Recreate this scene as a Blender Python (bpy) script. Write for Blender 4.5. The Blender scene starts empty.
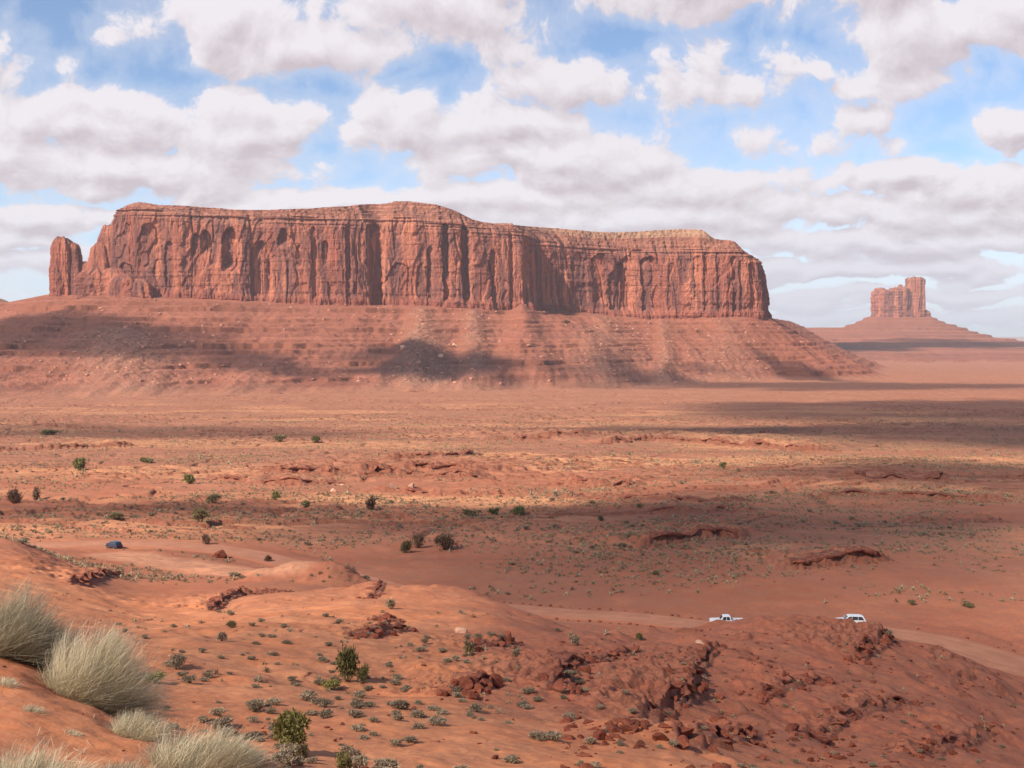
import bpy, math, random, time
import numpy as np
T0 = time.time()
R = math.radians
rng = np.random.default_rng(7)
random.seed(7)
SC = bpy.context.scene
COL = SC.collection

# ------------------------------------------------------------------ camera
F = 1098.0                       # focal length in pixels of a 1024 px wide frame
PITCH = math.atan(46 / F)
cam_d = bpy.data.cameras.new('camera'); cam = bpy.data.objects.new('camera', cam_d); COL.objects.link(cam)
cam_d.sensor_width = 36; cam_d.lens = 36 * F / 1024; cam_d.clip_start = 0.1; cam_d.clip_end = 200000
cam.location = (0, 0, 0); cam.rotation_euler = (math.pi / 2 - PITCH, 0, 0)
SC.camera = cam
SC.view_settings.view_transform = 'Standard'; SC.view_settings.look = 'None'
SC.view_settings.gamma = 1; SC.view_settings.use_curve_mapping = False
SC.view_settings.exposure = 0.72
SC.cycles.max_bounces = 5; SC.cycles.diffuse_bounces = 2; SC.cycles.volume_bounces = 0
SC.cycles.transparent_max_bounces = 16

# ------------------------------------------------------------------ sun
SUN_EL = R(40); SUN_AZ = R(-134)          # azimuth clockwise from +Y (the view direction)
SUN = np.array([math.sin(SUN_AZ) * math.cos(SUN_EL), math.cos(SUN_AZ) * math.cos(SUN_EL), math.sin(SUN_EL)])
sd = bpy.data.lights.new('sun', 'SUN'); sun = bpy.data.objects.new('sun', sd); COL.objects.link(sun)
sd.energy = 4.5; sd.angle = R(0.5); sd.color = (1.0, 0.925, 0.80)
from mathutils import Vector
sun.rotation_euler = Vector(tuple(SUN)).to_track_quat('Z', 'Y').to_euler()
sun.location = (0, 0, 500)

# ------------------------------------------------------------------ node helper
class NT:
    def __init__(s, tree):
        s.t = tree; s.n = tree.nodes; s.l = tree.links
    def new(s, typ, **kw):
        n = s.n.new(typ)
        for k, v in kw.items(): setattr(n, k, v)
        return n
    def put(s, sock, v):
        if isinstance(v, bpy.types.NodeSocket): s.l.new(v, sock)
        elif v is not None: sock.default_value = v
    def m(s, op, a, b=None, c=None, clamp=False):
        n = s.new('ShaderNodeMath', operation=op); n.use_clamp = clamp
        s.put(n.inputs[0], a); s.put(n.inputs[1], b)
        if c is not None: s.put(n.inputs[2], c)
        return n.outputs[0]
    def rng(s, v, a, b, c=0.0, d=1.0, smooth=True):
        n = s.new('ShaderNodeMapRange', interpolation_type='SMOOTHSTEP' if smooth else 'LINEAR')
        s.put(n.inputs['Value'], v)
        for k, x in zip(('From Min', 'From Max', 'To Min', 'To Max'), (a, b, c, d)): s.put(n.inputs[k], x)
        return n.outputs[0]
    def mix(s, f, a, b, blend='MIX'):
        n = s.new('ShaderNodeMix', data_type='RGBA', blend_type=blend)
        s.put(n.inputs[0], f)
        s.put(n.inputs[6], a if isinstance(a, bpy.types.NodeSocket) else (*a, 1))
        s.put(n.inputs[7], b if isinstance(b, bpy.types.NodeSocket) else (*b, 1))
        return n.outputs[2]
    def noise(s, vec, scale, detail=4, rough=0.55, dist=0.0, dims='3D'):
        n = s.new('ShaderNodeTexNoise', noise_dimensions=dims)
        s.put(n.inputs['Vector'], vec); n.inputs['Scale'].default_value = scale
        n.inputs['Detail'].default_value = detail; n.inputs['Roughness'].default_value = rough
        n.inputs['Distortion'].default_value = dist
        return n.outputs[0]
    def scale(s, vec, v):
        n = s.new('ShaderNodeVectorMath', operation='MULTIPLY'); s.put(n.inputs[0], vec); n.inputs[1].default_value = v
        return n.outputs[0]
    def comb(s, x, y, z=0.0):
        n = s.new('ShaderNodeCombineXYZ'); s.put(n.inputs[0], x); s.put(n.inputs[1], y); s.put(n.inputs[2], z)
        return n.outputs[0]

# ------------------------------------------------------------------ sky with cumulus banks
W = bpy.data.worlds.new('World'); SC.world = W; W.use_nodes = True
w = NT(W.node_tree); w.n.clear()
SKY_STRENGTH = 0.084
sky = w.new('ShaderNodeTexSky', sky_type='NISHITA', sun_disc=False)
sky.sun_elevation = SUN_EL; sky.sun_rotation = SUN_AZ; sky.altitude = 1600; sky.air_density = 1.0
sky.dust_density = 0.6; sky.ozone_density = 2.0
# cloud banks: (azimuth tan, elevation tan, half width, half height) of every bank
def cb(px, py, rx, ry, k=1.0):
    return ((px - 512) / F, (338 - py) / F, rx / F, ry / F, k)
BANKS = [cb(215, 22, 105, 42), cb(320, 50, 115, 34), cb(440, 12, 115, 58), cb(690, -16, 120, 42), cb(940, 30, 95, 42), cb(1020, 18, 100, 58), cb(880, -20, 60, 40),
         cb(-8, 70, 58, 35, 0.5), cb(50, 125, 95, 40), cb(150, 128, 80, 34), cb(250, 132, 85, 42), cb(150, 172, 190, 26), cb(20, 160, 90, 40), cb(400, 128, 66, 34), cb(500, 130, 110, 30), cb(560, 95, 100, 30),
         cb(690, 82, 52, 40, 0.5), cb(728, 92, 49, 28, 0.5), cb(775, 60, 46, 16, 0.5), cb(800, 70, 40, 16, 0.5), cb(860, 95, 55, 16, 0.5), cb(910, 84, 68, 22, 0.5), cb(852, 126, 49, 32, 0.5), cb(820, 138, 62, 22, 0.5), cb(765, 148, 68, 22, 0.5),
         cb(1000, 128, 56, 22), cb(1040, 115, 40, 30), cb(560, 165, 170, 34), cb(690, 190, 110, 26), cb(900, 176, 85, 16), cb(985, 190, 90, 24), cb(330, 205, 130, 16), cb(500, 200, 150, 20),
         cb(640, 218, 220, 22), cb(880, 214, 260, 20), cb(900, 244, 260, 16), cb(870, 272, 260, 14), cb(900, 298, 260, 9), cb(870, 318, 300, 8), cb(60, 222, 130, 14), cb(40, 268, 90, 18), cb(15, 245, 60, 14),
         cb(-260, 150, 160, 60), cb(1300, 150, 200, 60), cb(-150, 20, 120, 50), cb(1250, 20, 140, 40), cb(1500, 250, 300, 40), cb(-400, 250, 300, 40)]
gt = bpy.data.node_groups.new('cloud_density', 'ShaderNodeTree')
gt.interface.new_socket('a', in_out='INPUT', socket_type='NodeSocketFloat')
gt.interface.new_socket('b', in_out='INPUT', socket_type='NodeSocketFloat')
gt.interface.new_socket('d', in_out='OUTPUT', socket_type='NodeSocketFloat')
g = NT(gt); gi = g.new('NodeGroupInput'); go = g.new('NodeGroupOutput')
A, B = gi.outputs[0], gi.outputs[1]
bc = g.m('ADD', g.m('MAXIMUM', B, -0.02), 0.13)
X = g.m('MULTIPLY', A, 3.1); Y = g.m('MULTIPLY', g.m('LOGARITHM', bc, math.e), -1.15)
P = g.comb(X, Y, 3.7)
n_warp = g.noise(P, 2.2, 3, 0.5)
n_big = g.noise(P, 3.4, 4, 0.5)
def voro(vec, sc):
    v = g.new('ShaderNodeTexVoronoi', feature='SMOOTH_F1'); g.put(v.inputs['Vector'], vec); v.inputs['Scale'].default_value = sc
    v.inputs['Smoothness'].default_value = 0.35; return v.outputs['Distance']
Pw = g.comb(g.m('ADD', X, g.m('MULTIPLY', n_big, 0.25)), g.m('ADD', Y, g.m('MULTIPLY', n_warp, 0.25)), 1.3)
v1 = voro(Pw, 5.0); v2 = voro(Pw, 12.0)
n_f = g.noise(Pw, 14.0, 8, 0.66)
wa = g.m('ADD', A, g.m('MULTIPLY', g.m('SUBTRACT', n_warp, 0.5), 0.07))
wb = g.m('ADD', B, g.m('MULTIPLY', g.m('SUBTRACT', n_big, 0.5), 0.045))
best = None
for (ca, cb_, ra, rb, k) in BANKS:
    da = g.m('MULTIPLY', g.m('SUBTRACT', wa, ca), 1 / ra)
    db = g.m('MULTIPLY', g.m('SUBTRACT', wb, cb_), 1 / rb)
    # flat base, billowing top: distance below the centre counts for more
    v = g.m('MULTIPLY', g.m('SUBTRACT', 1.0, g.m('SQRT', g.m('ADD', g.m('MULTIPLY', da, da), g.m('MULTIPLY', db, db)))), k)
    best = v if best is None else g.m('SMOOTH_MAX', best, v, 0.15)
best = g.m('MAXIMUM', best, -1.0)
nz = g.m('ADD', g.m('MULTIPLY', g.m('SUBTRACT', n_big, 0.5), 1.5),
         g.m('ADD', g.m('MULTIPLY', g.m('SUBTRACT', 0.42, v1), 0.75), g.m('ADD', g.m('MULTIPLY', g.m('SUBTRACT', 0.42, v2), 0.38), g.m('MULTIPLY', g.m('SUBTRACT', n_f, 0.5), 1.25))))
g.l.new(g.m('ADD', g.m('ADD', best, nz), g.rng(B, 0.30, 0.08, 0.08, 0.27)), go.inputs[0])
tc = w.new('ShaderNodeTexCoord')
sep = w.new('ShaderNodeSeparateXYZ'); w.l.new(tc.outputs['Generated'], sep.inputs[0])
dx, dy, dz = sep.outputs
hd = w.m('MAXIMUM', w.m('ABSOLUTE', dy), 0.12)
a_ = w.m('DIVIDE', dx, hd); b_ = w.m('DIVIDE', dz, hd)
def dens(a, b):
    n = w.new('ShaderNodeGroup'); n.node_tree = gt; w.put(n.inputs[0], a); w.put(n.inputs[1], b); return n.outputs[0]
d0 = dens(a_, b_)
off = w.m('ADD', w.m('MULTIPLY', w.m('MAXIMUM', b_, 0.0), 0.050), 0.004)
d1 = dens(w.m('SUBTRACT', a_, w.m('MULTIPLY', off, 0.5)), w.m('ADD', b_, off))
cover = w.rng(d0, 0.02, 0.30)
grad = w.m('SUBTRACT', d0, d1)
lit = w.rng(w.m('ADD', grad, w.m('MULTIPLY', w.rng(d0, 0.1, 1.4, smooth=False), -0.30)), -0.66, 0.24, smooth=False)
cl_dark = (4.6, 3.95, 4.25); cl_lit = (6.6, 6.2, 6.5)
ccol = w.mix(lit, cl_dark, cl_lit)
skycol = w.mix(1.0, sky.outputs[0], (1.10, 1.12, 1.16), 'MULTIPLY')
# thin high veil low over the horizon
veil = w.rng(b_, 0.0, 0.16, 0.85, 0.04)
skycol = w.mix(veil, skycol, (5.3, 5.75, 6.7))
wisp = w.rng(d0, -0.55, 0.1, 0.0, 0.30)
skycol = w.mix(wisp, skycol, (6.6, 6.5, 6.9))
ccol = w.mix(w.rng(b_, 0.0, 0.14, 0.65, 0.0), ccol, (5.1, 5.25, 6.1))
col = w.mix(w.m('MULTIPLY', cover, 0.97), skycol, ccol)
bg = w.new('ShaderNodeBackground'); w.l.new(col, bg.inputs[0]); bg.inputs[1].default_value = SKY_STRENGTH
wo = w.new('ShaderNodeOutputWorld'); w.l.new(bg.outputs[0], wo.inputs[0])
W.cycles.sampling_method = 'MANUAL'; W.cycles.sample_map_resolution = 256

# ------------------------------------------------------------------ numpy noise
_perm = np.random.default_rng(3).permutation(256).astype(np.int32)
_perm = np.concatenate([_perm, _perm])
_ang = np.random.default_rng(4).random(256) * 2 * np.pi
_gx = np.cos(_ang).astype(np.float32); _gy = np.sin(_ang).astype(np.float32)
def perlin(x, y, seed=0):
    x = np.asarray(x, np.float32) + np.float32(17.31 * seed + 3.3); y = np.asarray(y, np.float32) - np.float32(9.17 * seed - 1.7)
    x, y = np.broadcast_arrays(x, y)
    xf = np.floor(x); yf = np.floor(y)
    xi = xf.astype(np.int32) & 255; yi = yf.astype(np.int32) & 255
    fx = x - xf; fy = y - yf
    u = fx * fx * fx * (fx * (fx * 6 - 15) + 10); v = fy * fy * fy * (fy * (fy * 6 - 15) + 10)
    x1 = (xi + 1) & 255; y1 = (yi + 1) & 255
    px0 = _perm[xi]; px1 = _perm[x1]
    h00 = _perm[px0 + yi]; h10 = _perm[px1 + yi]; h01 = _perm[px0 + y1]; h11 = _perm[px1 + y1]
    a = _gx[h00] * fx + _gy[h00] * fy; b = _gx[h10] * (fx - 1) + _gy[h10] * fy
    c = _gx[h01] * fx + _gy[h01] * (fy - 1); d = _gx[h11] * (fx - 1) + _gy[h11] * (fy - 1)
    ab = a + u * (b - a); cd = c + u * (d - c)
    return (ab + v * (cd - ab)) * 1.5            # about -1..1
def fbm(x, y, octv=4, seed=0, gain=0.5):
    s = 0; a = 1.0; t = 0
    c, sn = math.cos(0.6), math.sin(0.6)
    for i in range(octv):
        s = s + a * perlin(x, y, seed + i * 3); t += a; a *= gain
        x, y = (x * c - y * sn) * 2.03, (x * sn + y * c) * 2.03
    return s / t
def sst(x, a, b):
    t = np.clip((x - a) / (b - a), 0, 1); return t * t * (3 - 2 * t)

# ------------------------------------------------------------------ projection helpers
cp, sp = math.cos(PITCH), math.sin(PITCH)
def z_of(px, py, Y):
    """height of the point at depth Y seen at (px, py); px enters only through x = u*Y"""
    k = (384 - py) / F
    return Y * (k * cp - sp) / (cp + k * sp)
def x_of(px, Y, z=0.0):
    return (px - 512) / F * (Y * cp - z * sp)
def px_of(x, Y, z=0.0):
    return 512 + F * x / np.maximum(Y * cp - z * sp, 0.1)
def py_of(Y, z):
    return 384 - F * (Y * sp + z * cp) / (Y * cp - z * sp)

# ------------------------------------------------------------------ base relief: depth rows by bearing columns
PXC = np.array([-400, -150, 0, 75, 150, 300, 450, 600, 675, 750, 825, 900, 960, 1024, 1200, 1500.])
ROWS = {
 3:   [845, 852, 860, 868, 876, 890, 910, 930, 935, 940, 942, 945, 947, 950, 950, 950],
 5:   [700, 718, 735, 752, 768, 800, 850, 880, 885, 890, 895, 900, 905, 910, 920, 930],
 7:   [628, 648, 668, 702, 742, 790, 840, 860, 865, 870, 875, 880, 885, 890, 900, 900],
 9.5: [605, 628, 650, 700, 760, 800, 830, 850, 855, 860, 865, 870, 875, 880, 890, 890],
 14:  [640, 665, 690, 735, 785, 805, 820, 835, 840, 845, 850, 855, 860, 865, 870, 870],
 22:  [650, 672, 700, 735, 770, 790, 800, 810, 815, 820, 825, 830, 835, 840, 845, 845],
 35:  [630, 655, 685, 712, 738, 760, 770, 778, 785, 792, 798, 804, 808, 812, 815, 815],
 50:  [605, 630, 655, 675, 692, 705, 718, 738, 752, 768, 778, 788, 795, 802, 810, 810],
 70:  [585, 608, 630, 645, 658, 665, 676, 700, 715, 732, 748, 762, 772, 782, 795, 800],
 90:  [550, 575, 610, 622, 636, 638, 650, 672, 682, 692, 704, 718, 732, 750, 775, 785],
 115: [545, 560, 588, 604, 620, 618, 628, 650, 654, 652, 658, 674, 690, 715, 755, 770],
 138: [540, 550, 572, 592, 609, 606, 608, 636, 634, 624, 624, 636, 654, 686, 740, 750],
 158: [535, 545, 560, 583, 601, 598, 602, 646, 646, 636, 632, 645, 652, 665, 665, 665],
 180: [530, 540, 550, 575, 592, 590, 611, 626, 626, 625, 625, 624, 624, 624, 624, 624],
 205: [528, 538, 543, 568, 578, 580, 597, 594, 592, 591, 590, 590, 590, 590, 590, 590],
 235: [530, 540, 545, 557, 562, 570, 568, 565, 563, 562, 561, 560, 560, 560, 560, 560],
 270: [535, 540, 543, 543, 543, 547, 546, 543, 541, 540, 540, 539, 539, 539, 539, 539],
 350: [505, 507, 507, 507, 507, 510, 510, 508, 507, 507, 507, 507, 507, 507, 507, 507],
 500: [470] * 16, 650: [449.5] * 16,
 860: [428, 428, 428, 430, 431, 431, 431, 430, 430, 430, 430, 430, 430, 430, 430, 430],
 1220: [410] * 16, 1700: [395] * 16, 2300: [383.5] * 16, 3000: [374] * 16, 5000: [361] * 16,
 10000: [349.6] * 16, 20000: [344.4] * 16, 60000: [340] * 16}
RY = np.array(sorted(ROWS)); LR = np.log(RY)
TZ = np.array([[z_of(p, v, y) for p, v in zip(PXC, ROWS[y])] for y in sorted(ROWS)])
UC = (PXC - 512) / F
def catmull(grid_x, vals, x):
    """1-D cubic Hermite along axis 0 of vals (n, m) at x -> weights; returns index and 4 weights"""
    i = np.clip(np.searchsorted(grid_x, x) - 1, 0, len(grid_x) - 2)
    h = grid_x[i + 1] - grid_x[i]; t = np.clip((x - grid_x[i]) / h, 0, 1)
    i0 = np.maximum(i - 1, 0); i3 = np.minimum(i + 2, len(grid_x) - 1)
    h00 = 2 * t**3 - 3 * t**2 + 1; h10 = t**3 - 2 * t**2 + t; h01 = -2 * t**3 + 3 * t**2; h11 = t**3 - t**2
    d0 = grid_x[i + 1] - grid_x[i0]; d1 = grid_x[i3] - grid_x[i]
    w0 = -h10 * h / d0; w1 = h00 - h11 * h / d1; w2 = h01 + h10 * h / d0; w3 = h11 * h / d1
    return (i0, i, i + 1, i3), (w0, w1, w2, w3)
def base_z(x, Y):
    """relief without features"""
    Yc = np.maximum(Y, 1.0)
    u = x / np.maximum(Yc, 3.0)
    lr = np.log(np.clip(Yc, RY[0], RY[-1]))
    ri, rw = catmull(LR, None, lr); ci, cw = catmull(UC, None, np.clip(u, UC[0], UC[-1]))
    z = 0
    for a, wa_ in zip(ri, rw):
        for b, wb_ in zip(ci, cw): z = z + wa_ * wb_ * TZ[a, b]
    k = sst(Y, 0.5, 3.5)
    return (-1.62 - 0.04 * x) * (1 - k) + z * k

# --- raised land: the talus aprons of the mesa and of the far butte
def seg_feature(x, Y, pts, zz, ww, chunk=None):
    """distance to a polyline and the interpolated crest height / apron width at the nearest point"""
    best = np.full(x.shape, 1e18); zc = np.zeros(x.shape); wc = np.ones(x.shape); sc = np.zeros(x.shape); acc = 0
    for i in range(len(pts) - 1):
        (x0, y0), (x1, y1) = pts[i], pts[i + 1]
        vx, vy = x1 - x0, y1 - y0; L2 = vx * vx + vy * vy
        t = np.clip(((x - x0) * vx + (Y - y0) * vy) / L2, 0, 1)
        d = (x - x0 - t * vx) ** 2 + (Y - y0 - t * vy) ** 2
        m = d < best
        best = np.where(m, d, best); zc = np.where(m, zz[i] + t * (zz[i + 1] - zz[i]), zc)
        wc = np.where(m, ww[i] + t * (ww[i + 1] - ww[i]), wc); sc = np.where(m, acc + t * math.sqrt(L2), sc)
        acc += math.sqrt(L2)
    return np.sqrt(best), zc, wc, sc

# mesa cliff line: px, depth, base py, rim py (cliff edge), skyline py
MESA = [(101, 2400, 292, 250, 248), (104, 2385, 292, 222, 221), (109, 2375, 292, 212, 209), (118, 2365, 293, 207, 204), (135, 2362, 294, 206, 203), (160, 2366, 296, 209, 206), (200, 2380, 298, 213, 208),
        (235, 2392, 300, 215, 210), (260, 2410, 301, 217, 211), (300, 2430, 303, 215, 210), (335, 2450, 304, 217, 208), (365, 2470, 305, 218, 206), (372, 2478, 305, 218, 206),
        (378, 2496, 305, 218, 205), (384, 2500, 305, 218, 204), (389, 2490, 305, 217, 203), (400, 2498, 305, 216, 202), (420, 2505, 305, 217, 203), (440, 2515, 306, 219, 206),
        (458, 2528, 306, 222, 211), (478, 2545, 307, 226, 218), (488, 2562, 308, 227, 221), (500, 2585, 308, 226, 224), (512, 2590, 309, 228, 224), (528, 2610, 309, 231, 225),
        (536, 2680, 309, 236, 227), (560, 2730, 309, 241, 228), (590, 2770, 313, 246, 231), (620, 2805, 316, 247, 233), (650, 2830, 318, 247, 232), (680, 2838, 317, 248, 230),
        (705, 2838, 316, 248, 231), (720, 2842, 316, 249, 239), (738, 2850, 316, 250, 241), (752, 2865, 316, 253, 247), (762, 2890, 316, 258, 254), (767, 2930, 316, 264, 262), (768, 3010, 317, 270, 268)]
mp = np.array(MESA, float)
mx = np.array([x_of(p, y) for p, y in mp[:, :2]]); my = mp[:, 1]
mzb = np.array([z_of(p, b, y) for p, y, b in mp[:, :3]])
# talus crest line (runs on past both ends of the cliff)
tal = [(x_of(-900, 2500), 2500, z_of(0, 345, 2500), 500), (x_of(-450, 2420), 2420, z_of(0, 318, 2420), 640), (x_of(-150, 2400), 2400, z_of(0, 303, 2400), 700), (x_of(10, 2400), 2400, z_of(0, 302, 2400), 720),
       (x_of(55, 2395), 2395, z_of(0, 293, 2395), 740)]
tal += [(mx[i], my[i], mzb[i], float(np.interp(mp[i, 0], [100, 300, 420, 480, 520, 600, 700, 768], [900, 720, 640, 620, 560, 560, 440, 300]))) for i in range(0, len(mp), 1)]
tal += [(x_of(772, 3250), 3250, z_of(0, 318, 3250), 300), (x_of(790, 3700), 3700, z_of(0, 321, 3700), 320), (x_of(797, 4200), 4200, z_of(0, 324, 4200), 300)]
TP = [(a, b) for a, b, c, d in tal]; TZc = [c for a, b, c, d in tal]; TW = [d for a, b, c, d in tal]
tal_x = np.array([a for a, b in TP]); tal_y = np.array([b for a, b in TP])
BX = [(x_of(872, 7000), 7000), (x_of(926, 7000), 7000)]
# ledges: list of (px, py) points, height, run behind, edge softness, roughness
LEDGES = [
 ([(250, 476), (330, 476), (420, 472), (455, 474), (490, 477)], 3.2, 60, 1.0, 12),
 ([(240, 486), (300, 486), (330, 484), (345, 483)], 2.6, 30, 1.0, 8),
 ([(345, 477), (420, 474), (440, 478), (490, 477)], 2.0, 30, 0.8, 8),
 ([(380, 463), (420, 461), (455, 459), (485, 455)], 2.6, 45, 1.0, 9),
 ([(360, 492), (420, 495), (470, 496), (530, 497)], 2.0, 28, 0.8, 8),
 ([(478, 441), (540, 440), (600, 438)], 2.6, 90, 1.5, 14), ([(590, 444), (650, 440), (720, 446), (790, 450), (850, 452)], 4.5, 90, 1.5, 16),
 ([(550, 484), (600, 486), (640, 487)], 2.5, 40, 1, 8), ([(800, 498), (860, 497), (930, 500), (1024, 503)], 1.8, 40, 1, 9),
 ([(640, 548), (680, 542), (720, 538), (752, 540)], 2.6, 22, 0.5, 5), ([(775, 569), (810, 569), (850, 563), (898, 559)], 2.4, 20, 0.5, 5),
 ([(820, 476), (900, 480), (980, 478), (1060, 480)], 1.6, 50, 1, 9),
 ([(-20, 452), (60, 449), (140, 446)], 3.0, 60, 1.2, 12), ([(195, 432), (215, 431), (260, 433)], 1.5, 50, 1, 9), ([(20, 425), (70, 428), (120, 428)], 2.0, 70, 1, 12),
 ([(200, 479), (222, 480), (245, 484)], 2.2, 24, 0.7, 6), ([(550, 496), (620, 500), (700, 503), (760, 500)], 1.6, 40, 1, 9),
 ([(640, 512), (700, 514), (760, 511)], 1.2, 30, 1, 8), ([(900, 520), (950, 522), (1010, 519)], 1.4, 30, 1, 8),
 # near hills
 ([(68, 592), (80, 584), (100, 577), (118, 577), (135, 575)], 1.6, 9, 0.25, 2.0), ([(205, 612), (220, 603), (240, 596), (262, 594), (292, 592)], 1.5, 8, 0.2, 1.6),
 ([(345, 642), (370, 638), (395, 634), (412, 631)], 0.9, 6, 0.2, 1.2), ([(362, 600), (375, 597), (395, 592)], 0.9, 6, 0.2, 1.2), ([(372, 616), (398, 614)], 0.7, 5, 0.2, 1.0),
 ([(452, 694), (470, 692), (492, 688)], 1.0, 5, 0.15, 0.9), ([(550, 700), (575, 676), (600, 668), (640, 660)], 1.3, 7, 0.2, 1.0),
 ([(640, 727), (655, 716), (680, 705), (698, 694), (700, 674), (715, 660), (748, 653)], 1.6, 7, 0.2, 0.9),
 ([(860, 662), (868, 652), (884, 646), (890, 634)], 1.8, 8, 0.25, 1.0), ([(800, 738), (840, 720), (880, 712), (920, 706)], 0.9, 5, 0.2, 1.4),
 ([(760, 700), (800, 692), (840, 686)], 0.8, 5, 0.2, 1.4), ([(930, 760), (960, 742), (1000, 735)], 0.9, 5, 0.2, 1.3), ([(440, 598), (470, 604)], 0.8, 5, 0.2, 1.0),
 ([(470, 655), (500, 646), (520, 642)], 0.8, 5, 0.2, 1.0), ([(680, 760), (720, 740), (760, 730)], 0.9, 5, 0.2, 1.2)]

def march_base(px, py):
    Ys = np.concatenate([np.arange(3, 60, 0.25), np.geomspace(60, 9000, 2500)])
    z = base_z((px - 512) / F * Ys, Ys); zr = z_of(px, py, Ys)
    i = np.argmax(zr <= z)
    return Ys[i] if (zr <= z).any() else Ys[-1]
LED = []
for pts, h, run, ws, rough in LEDGES:
    Yl = [march_base(p, v) for p, v in pts]
    LED.append((np.array([(p - 512) / F for p, v in pts]), np.array(Yl), h, run, ws, rough))
# road centreline (px, depth): in from the right, behind the ridge, out through the middle, round to the pull-out on the left
ROAD = [(1500, 128), (1200, 146), (1024, 159), (960, 165), (900, 171), (820, 176), (730, 178), (640, 186), (560, 190), (480, 196), (420, 205), (360, 222), (300, 240), (240, 258), (170, 268), (100, 268), (30, 262), (-60, 258), (-250, 255), (-500, 255)]
ROAD_W = [6, 6, 6, 5.5, 5, 4, 3.6, 3.6, 3.6, 3.6, 3.6, 3.6, 4, 4.5, 5, 5, 4.5, 4, 4, 4]
rd = [((p - 512) / F * y, y) for p, y in ROAD]
def smooth_poly(pts, n=12):
    P = [np.array(p, float) for p in pts]; out = []
    for i in range(len(P) - 1):
        p0 = P[max(i - 1, 0)]; p1 = P[i]; p2 = P[i + 1]; p3 = P[min(i + 2, len(P) - 1)]
        for k in range(n):
            t = k / n
            out.append(0.5 * ((2 * p1) + (-p0 + p2) * t + (2 * p0 - 5 * p1 + 4 * p2 - p3) * t * t + (-p0 + 3 * p1 - 3 * p2 + p3) * t ** 3))
    out.append(P[-1]); return np.array(out)
RS = smooth_poly([(a, b, wv) for (a, b), wv in zip(rd, ROAD_W)], 6)      # x, y, half width
road_z = base_z(RS[:, 0], RS[:, 1])
for _ in range(40): road_z[1:-1] = (road_z[:-2] + road_z[1:-1] * 2 + road_z[2:]) / 4

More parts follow.
